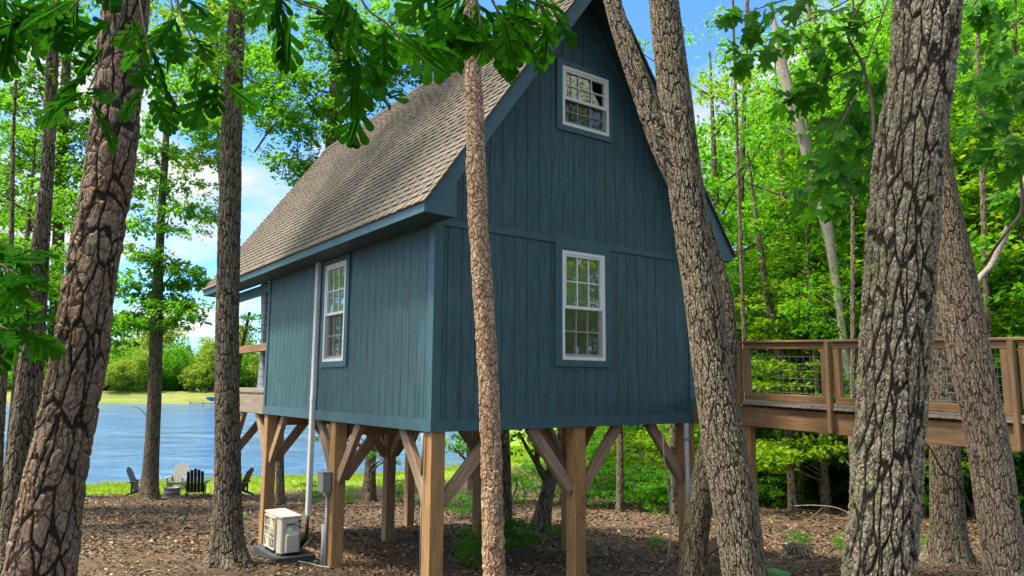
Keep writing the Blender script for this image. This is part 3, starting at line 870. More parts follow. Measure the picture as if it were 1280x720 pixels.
# ------------------------------------------------------------------ heat pump, its pad and hoses
def ac_unit():
    q = np.array([0.0, 0.0, 0.0]); zt = -1.2
    for _ in range(6):                       # where the front foot of the unit meets its pad
        r_ = ray(350, 688); q = CAM + r_ * ((zt - CAMZ) / r_[2]); zt = gz(q[0], q[1]) + 0.16
    rel = q - np.array([Cx, Cy, Cz]); s0, t0 = float(rel @ U), float(rel @ V)
    for_g = ground_h(s0 + 0.2, t0 + 0.4)
    q = hw(s0, t0, for_g)
    pad = MB(); pad.cbox((-0.10, -0.16, -0.1), (0.50, 1.02, 0.125), 0.015)
    p = pad.build('equipment_pad', M['pad']); p.location = q; p.rotation_euler = (0, 0, A)
    tag(p, 'dark low pad lying under the ivory heat pump', 'pad')
    q = q + np.array([0, 0, 0.128])
    u = empty('heat_pump', q, A)
    tag(u, 'ivory outdoor heat pump unit standing beside a timber post', 'heat pump')
    X, Y, ZZ = 0.31, 0.80, 0.555
    b = MB(); b.cbox((0.008, 0.0, 0.03), (X, Y, ZZ - 0.012), 0.018)
    b.build('body', M['ac'], u)
    tp = MB(); tp.cbox((-0.006, -0.008, ZZ - 0.012), (X + 0.008, Y + 0.008, ZZ + 0.012), 0.02)
    tp.build('top_cover', M['ac'], u)
    for y in (0.10, 0.66):
        ft = MB(); ft.box((-0.02, y, 0), (X + 0.02, y + 0.05, 0.03)); ft.build('foot', M['grey'], u)
    # fan grille on the outer long face
    fc = MB(); cy, cz, r = 0.47, 0.285, 0.225
    n = 40
    fc.add([(-0.004, cy, cz)] + [(-0.004, cy + r * math.cos(2 * math.pi * i / n), cz + r * math.sin(2 * math.pi * i / n)) for i in range(n)], [(0, 1 + (i + 1) % n, 1 + i) for i in range(n)])
    fan = fc.build('fan_opening', M['acdark'], u)
    gr = MB()
    for k in range(12):
        rr = r * (k + 1) / 12
        gr.tube([(-0.022, cy + rr * math.cos(2 * math.pi * i / 28), cz + rr * math.sin(2 * math.pi * i / 28)) for i in range(29)], 0.003, 4, False)
    for k in range(8):
        a = math.pi * k / 4
        gr.tube([(-0.022, cy, cz), (-0.022, cy + (r + .01) * math.cos(a), cz + (r + .01) * math.sin(a))], 0.004, 4)
    gr.box((-0.026, cy - r - 0.02, cz + r - 0.004), (0.01, cy + r + 0.02, cz + r + 0.016)); gr.box((-0.026, cy - r - 0.02, cz - r - 0.016), (0.01, cy + r + 0.02, cz - r + 0.004))
    gr.box((-0.0265, cy - r - 0.024, cz - r), (0.0095, cy - r - 0.006, cz + r)); gr.box((-0.0265, cy + r + 0.006, cz - r), (0.0095, cy + r + 0.024, cz + r))
    for zz in (0.21, 0.36): gr.box((-0.0268, cy - r, cz - 0.285 + zz), (-0.018, cy + r, cz - 0.285 + zz + 0.012))
    gr.build('fan_grille', M['ac'], u)

    # end face (towards the camera): valve cover, recessed handle, labels
    vc = MB(); vc.prism([(0.08, -0.05), (0.26, -0.05), (0.28, 0.002), (0.06, 0.002)], 0.05, 0.29)
    vc.add([(0.08, -0.05, 0.29), (0.26, -0.05, 0.29), (0.28, 0.002, 0.34), (0.06, 0.002, 0.34)], [(0, 1, 2, 3)])
    vc.build('valve_cover', M['ac'], u)
    hd = MB(); hd.box((0.06, -0.018, 0.43), (0.23, -0.0, 0.505)); h1 = hd.build('handle', M['ac'], u)
    hd = MB(); hd.box((0.08, -0.021, 0.442), (0.21, -0.0182, 0.462)); hd.build('grip_recess', M['black'], h1)
    lb = MB(); lb.box((0.10, -0.004, 0.345), (0.17, -0.001, 0.405)); lb.build('rating_label', M['white'], u)
    lb = MB(); lb.box((0.265, -0.012, 0.47), (0.297, -0.001, 0.50)); lb.build('port', M['black'], u); lb = MB(); lb.box((0.275, -0.02, 0.39), (0.295, -0.001, 0.42)); lb.build('port', M['black'], u)
ac_unit()
# black hoses looping from the duct to the unit
base = hw(-0.04, 3.69, 0)
def W3(s, t, z): return tuple(hw(s, t, z))
gq = ground_h(-0.1, 4.2)
hs = MB()
hs.tube([W3(-0.055, 3.67, -1.44), W3(-0.06, 3.68, -1.75), W3(-0.1, 3.85, -1.93), W3(-0.22, 4.25, gq + 0.26), W3(-0.31, 4.55, gq + 0.30)], 0.024, 10)
hs.tube([W3(-0.03, 3.71, -1.44), W3(-0.03, 3.72, -1.82), W3(-0.1, 3.95, -2.03), W3(-0.22, 4.3, gq + 0.17), W3(-0.32, 4.57, gq + 0.2)], 0.018, 10)
tag(hs.build('insulated_hose', M['black'], None, True), 'black insulated hoses looping between pale duct and heat pump', 'hose')
cb_ = MB()
pts = []
for i in range(20):
    t = 4.45 - i * 0.09
    s = -0.16 - 0.10 * math.sin(i * 0.25)
    pts.append(W3(s, t, ground_h(s, t) + 0.02 + (0.12 if i == 0 else 0)))
cb_.tube(pts, 0.008, 6)
tag(cb_.build('ground_cable', M['pvc'], None, True), 'thin grey cable lying on the ground beside the heat pump', 'cable')
rp = MB()
q0 = ray(838, 533); 
pts = [W3(3.85, -0.02, 0.0), W3(3.86, -0.03, -0.5), W3(3.98, -0.02, -1.1), W3(4.0, 0.0, -1.6), W3(3.92, 0.0, -1.95)]
rp.tube(pts, [0.012] * 5, 8)
M['rope'] = mat_plain('pale_rope', (0.42, 0.36, 0.25), 0.8, 0.15, 0, 30)
tag(rp.build('hanging_rope', M['rope'], None, True), 'pale rope hanging loose below the cabin near the grey drain pipe', 'rope')

# ------------------------------------------------------------------ footbridge along the right side
def zb(t): return 0.035 * (t + 0.8)         # it falls slightly away from the cabin
bridge = empty('footbridge', (Cx, Cy, Cz - H0), A)
tag(bridge, 'brown timber footbridge with wire mesh railing leading to the cabin', 'footbridge')
S1, S2 = 4.60, 5.75
TE = -8.6
for s in (S1 + 0.045, S2):
    bar('side_beam', (s, -0.02, Z(0.135 + zb(-0.02))), (s, TE, Z(0.135 + zb(TE))), 0.05, 0.27, M['bridge'], bridge)
dk = MB()
n = 58
for i in range(n):
    t = -0.06 - i * 0.147
    z = 0.305 + zb(t)
    dk.box((S1 - 0.035, t - 0.14, Z(z)), (S2 + 0.05, t, Z(z + 0.036)))
dko = dk.build('deck_boards', M['deck'], bridge)
pts_t = [-0.86, -2.24, -4.34, -6.4, -8.5]
for a, b in zip(pts_t[:-1], pts_t[1:]):
    a2, b2 = a - 0.055, b + 0.055
    bar('bottom_rail', (S1 + 0.04, a2, Z(0.425 + zb(a2))), (S1 + 0.04, b2, Z(0.425 + zb(b2))), 0.09, 0.10, M['bridge'], bridge)
    bar('top_rail', (S1 + 0.04, a2, Z(1.135 + zb(a2))), (S1 + 0.04, b2, Z(1.135 + zb(b2))), 0.088, 0.088, M['bridge'], bridge)
    for tt in (a2 - 0.03, b2 + 0.03):
        bar('stile', (S1 + 0.04, tt, Z(0.476 + zb(tt))), (S1 + 0.04, tt, Z(1.09 + zb(tt))), 0.085, 0.09, M['bridge'], bridge)
    # welded wire
    wm_ = MB()
    k = 0
    t = a2 - 0.08
    while t > b2 + 0.07:
        wm_.tube([(S1 + 0.04, t, Z(0.47 + zb(t))), (S1 + 0.04, t, Z(1.10 + zb(t)))], 0.0018, 4, False); t -= 0.105
    for j in range(7):
        z = 0.50 + j * 0.098
        wm_.tube([(S1 + 0.043, a2 - 0.06, Z(z + zb(a2))), (S1 + 0.043, b2 + 0.06, Z(z + zb(b2)))], 0.0018, 4, False)
    wm_.build('wire_panel', M['wire'], bridge)
bar('rail_cap', (S1 + 0.04, pts_t[0] + 0.06, Z(1.195 + zb(pts_t[0]))), (S1 + 0.04, TE, Z(1.195 + zb(TE))), 0.15, 0.034, M['bridge'], bridge)
for t in pts_t:
    bot = 0.03 if t < -1 else 0.3
    bar('rail_post', (S1 - 0.032, t, Z(bot + zb(t))), (S1 - 0.032, t, Z(1.175 + zb(t))), 0.10, 0.055, M['bridge'], bridge)
    for s in (S1 + 0.14, S2 - 0.1):
        if (t == -0.86 and s < 5) or t == -8.5:
            bar('support_post', (s, t, Z(ground_h(s, t) - 0.3)), (s, t, Z(0.27 + zb(t))), 0.13, 0.13, M['post'], bridge)
bar('end_block', (W + 0.03, -0.035, Z(-0.01)), (W + 0.03, -0.035, Z(0.27)), 0.11, 0.05, M['bridge'], bridge)
bar('support_brace', (W + 0.12, -0.15, Z(-0.05)), (W + 0.45, -0.55, Z(-1.0)), 0.09, 0.14, M['brace'], bridge)
bar('support_brace', (S1 + 0.14, -0.75, Z(-1.35)), (S1 + 0.14, 0.25, Z(-2.1)), 0.09, 0.15, M['brace'], bridge)
s_, t_ = 5.9, 4.2
bar('support_post', (s_, t_, Z(ground_h(s_, t_) - 0.3)), (s_, t_, Z(0.2)), 0.15, 0.15, M['post'], bridge)

exec_marker = None
# ------------------------------------------------------------------ trunks
def catmull(P_, n_per):
    P_ = np.asarray(P_, float)
    P2 = np.vstack([2 * P_[0] - P_[1], P_, 2 * P_[-1] - P_[-2]])
    out = []
    for i in range(1, len(P2) - 2):
        p0, p1, p2, p3 = P2[i - 1:i + 3]
        for t in np.linspace(0, 1, n_per, endpoint=False):
            out.append(0.5 * ((2 * p1) + (-p0 + p2) * t + (2 * p0 - 5 * p1 + 4 * p2 - p3) * t ** 2 + (-p0 + 3 * p1 - 3 * p2 + p3) * t ** 3))
    out.append(P_[-1])
    return np.array(out)

def resample(path, step):
    seg = np.linalg.norm(np.diff(path[:, :3], axis=0), axis=1)
    cum = np.concatenate([[0], np.cumsum(seg)])
    n = max(2, int(cum[-1] / step) + 1)
    t = np.linspace(0, cum[-1], n)
    return np.stack([np.interp(t, cum, path[:, k]) for k in range(path.shape[1])], 1), t

def trunk_arrays(path, n_around, step, flare=0.0, flare_h=0.3, lump=0.03, seed=0, base_z=None, fine_z=None):
    """path: rows x,y,z,r  -> verts, quads, bc"""
    sm = catmull(path, 14)
    pts, t = resample(sm, step)
    c = pts[:, :3]; r = pts[:, 3].copy()
    d = np.gradient(c, axis=0); d /= np.linalg.norm(d, axis=1)[:, None]
    ref = np.tile(np.array([1.0, 0, 0]), (len(c), 1)); ref[np.abs(d[:, 0]) > 0.85] = (0, 1, 0)
    a = ref - d * (ref * d).sum(1)[:, None]; a /= np.linalg.norm(a, axis=1)[:, None]
    b = np.cross(d, a)
    th = np.linspace(0, 2 * np.pi, n_around, endpoint=False)
    rr = r[:, None] * (1 + lump * (np.sin(2 * th + seed + t[:, None] * 0.9) + 0.7 * np.sin(3 * th + 2 * seed - t[:, None] * 1.7) + 0.5 * np.sin(5 * th + t[:, None] * 2.3 + seed)))
    if flare:
        hgt = c[:, 2] - (base_z if base_z is not None else c[0, 2])
        fl_ = np.exp(-np.clip(hgt, 0, None) / flare_h)
        lob = 0.65 + 0.35 * np.sin(5 * th + seed) + 0.3 * np.sin(3 * th + 1.7 * seed)
        rr = rr * (1 + flare * fl_[:, None] * lob)
    v = c[:, None, :] + rr[..., None] * (np.cos(th)[None, :, None] * a[:, None, :] + np.sin(th)[None, :, None] * b[:, None, :])
    rm = float(np.mean(r))
    bc = np.stack([np.cos(th)[None, :] * r[:, None], np.sin(th)[None, :] * r[:, None], np.repeat(t[:, None], n_around, 1)], -1)
    bc = bc + np.array([seed * 1.7, seed * 0.9, seed * 2.3])
    n = len(c)
    i0 = np.arange(n * n_around).reshape(n, n_around)
    qd = np.stack([i0[:-1], np.roll(i0[:-1], -1, 1), np.roll(i0[1:], -1, 1), i0[1:]], -1).reshape(-1, 4)
    return v.reshape(-1, 3), qd, bc.reshape(-1, 3)

def merge(parts):
    vs, qs, bs, off = [], [], [], 0
    for v, q_, b in parts:
        vs.append(v); qs.append(q_ + off); bs.append(b); off += len(v)
    return np.vstack(vs), np.vstack(qs), np.vstack(bs)

def trunk_obj(name, parts, mat, parent=None):
    v, q_, b = merge(parts)
    return link(name, mesh_np(name, v, q_, np.full(len(q_), 4), mat, True, {'bc': ('FLOAT_VECTOR', b)}), parent)

def px_path(pix, d, d_top=None, up=None, to_ground=True, grow=1.0):
    """pix rows (x, y, width) from the top of the picture downwards; returns rows bottom->top x,y,z,r"""
    rows_ = []
    for i, (x, y, w) in enumerate(pix):
        a_, b_ = pix[max(0, i - 1)], pix[min(len(pix) - 1, i + 1)]
        w = w * abs(b_[1] - a_[1]) / math.hypot(b_[0] - a_[0], b_[1] - a_[1])
        f_ = i / max(1, len(pix) - 1)
        dd = d if d_top is None else d_top + (d - d_top) * f_
        p = P(x, y, dd)
        depth = (p - CAM) @ np.array([0, math.cos(PITCH), math.sin(PITCH)])
        rows_.append([*p, 0.5 * w * depth / F_PX * grow * math.cos(math.atan((x - 640) / F_PX))])
    rows_ = rows_[::-1]
    b0, b1 = np.array(rows_[0]), np.array(rows_[1])
    if to_ground:
        g = gz(b0[0], b0[1]) - 0.15
        if b0[2] > g + 0.05:
            dirv = (b0 - b1); k = (b0[2] - g) / max(0.05, -(dirv[2]))
            nb = b0 + dirv * k * np.array([0.75, 0.75, 1, 0.3])
            nb[2] = g
            rows_.insert(0, list(nb))
        else:
            rows_[0][2] = g
    if up:
        e1, e0 = np.array(rows_[-1]), np.array(rows_[-2])
        dirv = (e1 - e0)[:3]; dirv /= np.linalg.norm(dirv)
        h = up - e1[2]
        for f_ in (0.05, 0.13, 0.25, 0.45, 0.7, 1.0):
            q_ = e1[:3] + dirv * np.array([0.6, 0.6, 1]) * h * f_ / max(0.3, dirv[2])
            rows_.append([*q_, e1[3] * (1 - 0.72 * f_)])
    return np.array(rows_)

# ------------------------------------------------------------------ foliage
HEX = np.array([(0, 0.0, 0), (0.28, 0.24, 0.05), (0.68, 0.20, 0.04), (1.0, 0, -0.05), (0.68, -0.20, 0.04), (0.28, -0.24, 0.05)])
HEXF = [(0, 3, 2, 1), (0, 5, 4, 3)]
STAR = np.array([(0.0, 0.0, 0), (-0.05, 0.20, .02), (0.12, 0.22, .03), (0.22, 0.52, .06), (0.42, 0.30, .03), (0.62, 0.44, .03), (0.66, 0.18, .02), (1.0, 0.0, -0.08),
                 (0.66, -0.18, .02), (0.62, -0.44, .03), (0.42, -0.30, .03), (0.22, -0.52, .06), (0.12, -0.22, .03), (-0.05, -0.20, .02)])
STARF = [(0, 7, 6, 5, 4, 3, 2, 1), (0, 13, 12, 11, 10, 9, 8, 7)]

def polar_leaf(spec, cx=0.36, cup=0.10):
    R_ = [(math.radians(a), r) for a, r in spec]
    up_ = [(cx + 0.64 * r * math.cos(a), 0.64 * r * math.sin(a)) for a, r in R_]
    pts = [(0.0, 0.0)] + up_[::-1][0:] + [(x, -y) for x, y in up_[1:]]
    n = len(up_)
    tv = [(cx, 0, 0.0)] + [(x, y, -cup * ((x - cx) ** 2 + y * y) * 2.2 + 0.03 * math.sin(9 * y)) for x, y in pts]
    m = len(pts)
    fs = [(0, 1 + (i + 1) % m, 1 + i) for i in range(m)]
    return np.array(tv), fs
MAPLE, MAPLEF = polar_leaf([(0, 1.0), (11, 0.80), (16, 0.78), (24, 0.50), (37, 0.74), (44, 0.95), (52, 0.80), (58, 0.74), (72, 0.44), (92, 0.60), (102, 0.70), (114, 0.58), (140, 0.42), (165, 0.40)])

def leaf_arrays(pos, direc, nrm, size, tmpl, faces):
    d = direc / np.linalg.norm(direc, axis=1)[:, None]
    n = nrm - d * (nrm * d).sum(1)[:, None]; n /= (np.linalg.norm(n, axis=1)[:, None] + 1e-9)
    s = np.cross(n, d)
    k = len(tmpl)
    v = pos[:, None, :] + size[:, None, None] * (tmpl[None, :, 0, None] * d[:, None] + tmpl[None, :, 1, None] * s[:, None] + tmpl[None, :, 2, None] * n[:, None])
    base = (np.arange(len(pos)) * k)[:, None]
    loops = np.concatenate([base + np.array(f)[None] for f in faces], 1)
    return v.reshape(-1, 3), loops.ravel(), np.tile([len(f) for f in faces], len(pos))

def sprays(g, centers, rad, n_per, size, tmpl=HEX, faces=HEXF, flat=0.45, thick=0.10, droop=0.12):
    m = len(centers) * n_per
    c = np.repeat(centers, n_per, 0); R_ = np.repeat(rad, n_per)
    th = g.uniform(0, 2 * np.pi, m); rr = np.sqrt(g.uniform(0.0, 1, m)) * R_
    # a spray is ragged: leaves gather on a few twigs
    k = np.repeat(g.uniform(0, 2 * np.pi, len(centers)), n_per)
    th = th + 0.55 * np.sin(3 * th + k)
    off = np.stack([np.cos(th) * rr, np.sin(th) * rr, g.normal(0, 1, m) * thick * R_ - droop * rr ** 2 / np.maximum(R_, 0.05)], 1)
    direc = np.stack([np.cos(th), np.sin(th), -0.25 + 0 * th], 1) + g.normal(0, 0.7, (m, 3))
    nrm = np.array([0, 0, 1.0]) + g.normal(0, flat, (m, 3))
    sz = size * g.uniform(0.6, 1.25, m)
    return leaf_arrays(c + off, direc, nrm, sz, tmpl, faces)

def ellipsoid_pts(g, n, rx, rz, cz, hollow=0.45):
    v = g.normal(0, 1, (n, 3)); v /= np.linalg.norm(v, axis=1)[:, None]
    r = (hollow ** 3 + (1 - hollow ** 3) * g.uniform(0, 1, n)) ** (1 / 3)
    lump = 1 + 0.25 * np.sin(3.1 * v[:, 0] + 2.3 * v[:, 2] + g.uniform(0, 6)) + 0.18 * np.sin(5.3 * v[:, 1] + g.uniform(0, 6))
    p = v * (r * lump)[:, None] * np.array([rx, rx, rz])
    p[:, 2] += cz
    return p

def limb_parts(g, anchors, z_lo, z_hi, r0, n=9, seed=0):
    """limbs from the stem (the local z axis) to some spray centres"""
    out = []
    for a in anchors:
        z0 = np.clip(a[2] - 0.55 * math.hypot(a[0], a[1]) - 0.1, z_lo, z_hi)
        mid = np.array([a[0] * 0.45, a[1] * 0.45, z0 + (a[2] - z0) * 0.35 + 0.1]) + g.normal(0, 0.10, 3)
        p = np.array([[0, 0, z0, r0], [*mid, r0 * 0.6], [a[0] * 0.9, a[1] * 0.9, a[2] - 0.03, r0 * 0.22]])
        out.append(trunk_arrays(p, 5, 0.3, lump=0.02, seed=seed))
    return out

TREES = {}
def tree_kind(key, seed, height, r0, crown, leaf_mat, bark, n_spr, n_leaf, size, spr_r, tmpl=HEX, faces=HEXF, flat=0.45, bend=0.25, n_limb=16, thick=0.1):
    """crown: list of (rx, rz, cz, share)"""
    g = np.random.default_rng(seed)
    path = np.array([[0, 0, -0.3, r0], [bend * 0.2 * g.normal(), bend * 0.2 * g.normal(), height * 0.3, r0 * 0.82],
                     [bend * 0.3 * g.normal(), bend * 0.3 * g.normal(), height * 0.62, r0 * 0.55], [bend * .4 * g.normal(), bend * .4 * g.normal(), height * 0.97, r0 * 0.12]])
    cs = np.vstack([ellipsoid_pts(g, int(n_spr * sh_), rx, rz, cz) for rx, rz, cz, sh_ in crown])
    parts = [trunk_arrays(path, 12, 0.25, flare=0.5, flare_h=0.3, seed=seed, base_z=0)]
    far_first = cs[g.permutation(len(cs))[:n_limb]]
    parts += limb_parts(g, far_first, height * 0.15, height * 0.93, r0 * 0.22, seed=seed)
    v, q_, b = merge(parts)
    tm = mesh_np('trunk', v, q_, np.full(len(q_), 4), M[bark], True, {'bc': ('FLOAT_VECTOR', b)})
    v, lo, sz = sprays(g, cs, spr_r * g.uniform(0.6, 1.3, len(cs)), n_leaf, size, tmpl, faces, flat, thick)
    cm = mesh_np('crown', v, lo, sz, M[leaf_mat])
    TREES[key] = (tm, cm)

# kinds: (key, seed, height, radius, crown ellipsoids, leaf, bark ...)
tree_kind('oak_a', 1, 12, 0.17, [(3.2, 3.9, 8.0, 1.0)], 'leaf', 'bg_bark', 125, 105, 0.14, 0.8, n_limb=12)
tree_kind('oak_b', 2, 13, 0.19, [(3.5, 3.6, 9.3, 0.7), (2.4, 1.8, 5.0, 0.3)], 'leaf', 'bg_bark', 130, 100, 0.14, 0.8, n_limb=12)
tree_kind('maple_a', 3, 9, 0.10, [(2.8, 3.8, 5.2, 1.0)], 'leaf_y', 'bg_bark', 125, 80, 0.135, 0.8, STAR, STARF, 0.3, thick=0.06, n_limb=12)
tree_kind('maple_b', 4, 7, 0.08, [(2.4, 2.8, 3.9, 1.0)], 'leaf', 'bg_bark', 100, 80, 0.13, 0.75, STAR, STARF, 0.3, thick=0.06, n_limb=12)
tree_kind('under_y', 5, 4.2, 0.04, [(1.8, 1.6, 2.6, 1.0)], 'leaf_y', 'bg_bark', 72, 70, 0.115, 0.6, STAR, STARF, 0.3, n_limb=9, thick=0.05)
tree_kind('under_g', 6, 4.0, 0.04, [(1.7, 1.7, 2.2, 1.0)], 'leaf_d', 'bg_bark', 80, 80, 0.11, 0.6, n_limb=9)
tree_kind('sparse', 7, 11, 0.12, [(2.3, 3.8, 7.2, 1.0)], 'leaf', 'bg_bark', 90, 90, 0.12, 0.65, n_limb=14)
tree_kind('sparse_y', 8, 12, 0.12, [(2.7, 3.8, 8.0, 0.8), (1.8, 1.2, 4.2, 0.2)], 'leaf_y', 'bg_bark', 110, 90, 0.12, 0.7, n_limb=14)
tree_kind('far_a', 9, 10, 0.25, [(4.4, 4.6, 5.0, 1.0)], 'leaf_far', 'bg_bark', 190, 40, 0.50, 1.2, n_limb=4, flat=0.9, thick=0.4)
tree_kind('far_b', 10, 12, 0.25, [(3.6, 5.8, 6.0, 1.0)], 'leaf_far', 'bg_bark', 190, 40, 0.48, 1.1, n_limb=4, flat=0.9, thick=0.4)
tree_kind('far_c', 12, 9, 0.25, [(4.2, 4.2, 4.2, 1.0)], 'leaf', 'bg_bark', 180, 40, 0.50, 1.1, n_limb=4, flat=0.9, thick=0.4)
tree_kind('shrub_g', 13, 1.5, 0.02, [(1.0, 0.75, 0.8, 1.0)], 'leaf_d', 'bg_bark', 44, 66, 0.085, 0.36, n_limb=9)
tree_kind('shrub_y', 14, 1.3, 0.02, [(0.9, 0.65, 0.7, 1.0)], 'leaf', 'bg_bark', 36, 66, 0.08, 0.34, n_limb=9)

def place_tree(kind, x, y, scale=1.0, rz=None, label=None, group=None, name='tree', cat='tree', zs=1.0):
    t = empty(name, (x, y, gz(x, y)), rz if rz is not None else random.uniform(0, 6.28))
    t.scale = (scale, scale, scale * zs)
    tm, cm = TREES[kind]
    link('trunk', tm, t); link('crown', cm, t)
    tag(t, label, cat, group)
    return t

def at(px, d):
    """ground position straight ahead of column px at distance d"""
    r = ray(px, 482)
    return r[0] / r[1] * d

def crown_px(name_parent, pix, d, n_leaf, size, rad, mat, seed, tmpl=HEX, faces=HEXF, jit=0.35, flat=0.5, limbs=None, thick=0.1):
    """leaf sprays at listed sightings (x,y) of a real tree standing at distance d, spread in depth too"""
    g = np.random.default_rng(seed)
    c = np.array([P(x, y, d + g.normal(0, jit * 2)) for x, y in pix])
    v, lo, sz = sprays(g, c, rad * g.uniform(0.65, 1.3, len(c)), n_leaf, size, tmpl, faces, flat, thick)
    return link('crown', mesh_np('crown', v, lo, sz, M[mat]), name_parent), c

# ------------------------------------------------------------------ big trunks near the camera
def big_tree(name, label, pix, d, mat, up, n_around, step, flare=0.35, flare_h=0.25, seed=1, extra=(), crown=None, group=None, d_top=None, to_ground=True, lump=0.025):
    path = px_path(pix, d, d_top, up, to_ground)
    b = path[0, :3]
    g0 = gz(b[0], b[1])
    t = empty(name, (b[0], b[1], g0))
    off = np.array([b[0], b[1], g0])
    parts = []
    path2 = path.copy(); path2[:, :3] -= off
    # the stretch in view is meshed finely, the stem above it coarsely
    ztop = path2[:, 2].max()
    parts.append(trunk_arrays(path2, n_around, step, flare, flare_h, lump, seed, 0.0))
    for ex_ in extra:
        e2 = ex_.copy(); e2[:, :3] -= off
        parts.append(trunk_arrays(e2, max(24, int(n_around * 0.7)), step * 1.1, 0, 0.2, lump, seed + 3))
    trunk_obj('trunk', parts, mat, t)
    if crown:
        kind, sc, dz = crown
        cm = TREES[kind][1]
        o = link('crown', cm, t); o.scale = (sc, sc, sc)
        top = path2[-1, :3]
        o.location = (top[0], top[1], dz)
        o.rotation_euler = (0, 0, seed)
    tag(t, label, 'tree', group)
    return t

T1 = [(157, 0, 60), (142, 180, 63), (112, 360, 70), (99, 450, 74), (80, 540, 77), (62, 630, 85), (50, 720, 95)]
big_tree('pine_tree', 'large leaning pine trunk with plated reddish brown bark', T1, 4.3, M['pine'], 13.0, 200, 0.0085, 0.3, 0.3, 1, crown=('oak_a', 0.7, 5.5))
T3 = [(297, 0, 21), (290, 150, 26), (285, 360, 29), (284, 450, 31), (284, 540, 33), (285, 640, 37), (286, 697, 40)]
big_tree('forest_tree', 'straight slender trunk with furrowed grey brown bark in front of the porch end', T3, 11.0, M['furrow'], 13.0, 110, 0.016, 0.85, 0.2, 2, crown=('oak_a', 0.8, 5.0))
T4 = [(588, 0, 14), (592, 100, 20), (597, 250, 24), (600, 310, 24), (606, 400, 25), (611, 500, 25), (615, 590, 26), (618, 720, 28)]
big_tree('pine_sapling', 'thin pine trunk with flaky light brown bark in front of the cabin corner', T4, 6.4, M['pine_thin'], 7.5, 96, 0.0085, 0.25, 0.2, 3)
T5 = [(829, 0, 38), (841, 100, 41), (853, 200, 43), (867, 300, 45), (877, 360, 47), (889, 450, 50), (903, 540, 56), (919, 630, 59), (931, 720, 56)]
forkpix = [(758, -30, 20), (765, 0, 22), (780, 50, 24), (798, 100, 27), (815, 150, 28), (832, 195, 28), (852, 240, 26), (862, 270, 20)]
fork = px_path(forkpix, 8.45, 8.6, 9.5, to_ground=False)
big_tree('forked_oak', 'forked oak trunk leaning across the right side of the cabin', T5, 8.5, M['oak_fork'], 13.0, 150, 0.0115, 0.3, 0.25, 4, extra=[fork], crown=('oak_a', 0.7, 7.5))
T5b = [(832, 0, 16), (846, 120, 18), (862, 220, 20), (884, 300, 22), (903, 370, 25), (908, 440, 28), (903, 500, 30), (888, 560, 32), (876, 620, 33), (868, 680, 34), (866, 720, 35)]
big_tree('lichen_tree', 'dark slim trunk with pale lichen patches just left of the forked oak base', T5b, 9.3, M['oak_moss'], 7.0, 80, 0.013, 0.3, 0.25, 5)
T6 = [(1158, 0, 87), (1152, 90, 85), (1138, 180, 87), (1130, 270, 90), (1124, 360, 90), (1117, 450, 90), (1111, 540, 89), (1105, 630, 90), (1098, 720, 93)]
big_tree('oak_tree', 'thick mossy oak trunk with deeply cracked grey bark in front of the footbridge', T6, 4.5, M['oak'], 13.5, 210, 0.0085, 0.3, 0.3, 6, crown=('oak_a', 0.65, 7.5))
T7 = [(1158, -20, 40), (1156, 80, 44), (1160, 160, 48), (1174, 245, 50), (1197, 360, 54), (1212, 450, 55), (1232, 540, 55), (1246, 630, 56), (1259, 720, 57)]
big_tree('leaning_tree', 'leaning trunk with fine pinkish brown bark right of the mossy oak', T7, 6.2, M['oak_lean'], 12.0, 150, 0.0105, 0.3, 0.3, 7, crown=('oak_a', 0.6, 6.5))
T8 = [(1172, 150, 28), (1174, 300, 30), (1177, 400, 32), (1179, 500, 35), (1182, 580, 40), (1184, 640, 44), (1186, 688, 48)]
big_tree('forest_tree', 'grey furrowed trunk with flared roots standing behind the footbridge', T8, 12.0, M['furrow'], 13.0, 100, 0.018, 0.75, 0.2, 8, crown=('oak_a', 0.8, 7.0))
T0a = [(66, 60, 16), (60, 200, 17), (52, 320, 19), (46, 420, 22), (40, 500, 25), (34, 570, 29), (24, 640, 35), (16, 690, 40)]
T0b = px_path([(52, 240, 12), (42, 350, 15), (34, 430, 18), (27, 500, 20), (20, 570, 22), (12, 650, 24), (10, 690, 24)], 8.8, None, None, False)
big_tree('forest_tree', 'twin stemmed trunk half hidden behind the leaning pine', T0a, 9.0, M['furrow'], 11.0, 80, 0.018, 0.3, 0.3, 9, extra=[T0b], crown=('sparse', 0.7, 3.6))
T0c = [(16, 180, 5), (14, 300, 7), (8, 400, 10), (2, 480, 14), (-4, 560, 18), (-8, 660, 22)]
big_tree('forest_tree', 'grey trunk at the left edge of the view behind oak leaves', T0c, 9.5, M['furrow'], 9.0, 60, 0.025, 0.3, 0.3, 10)

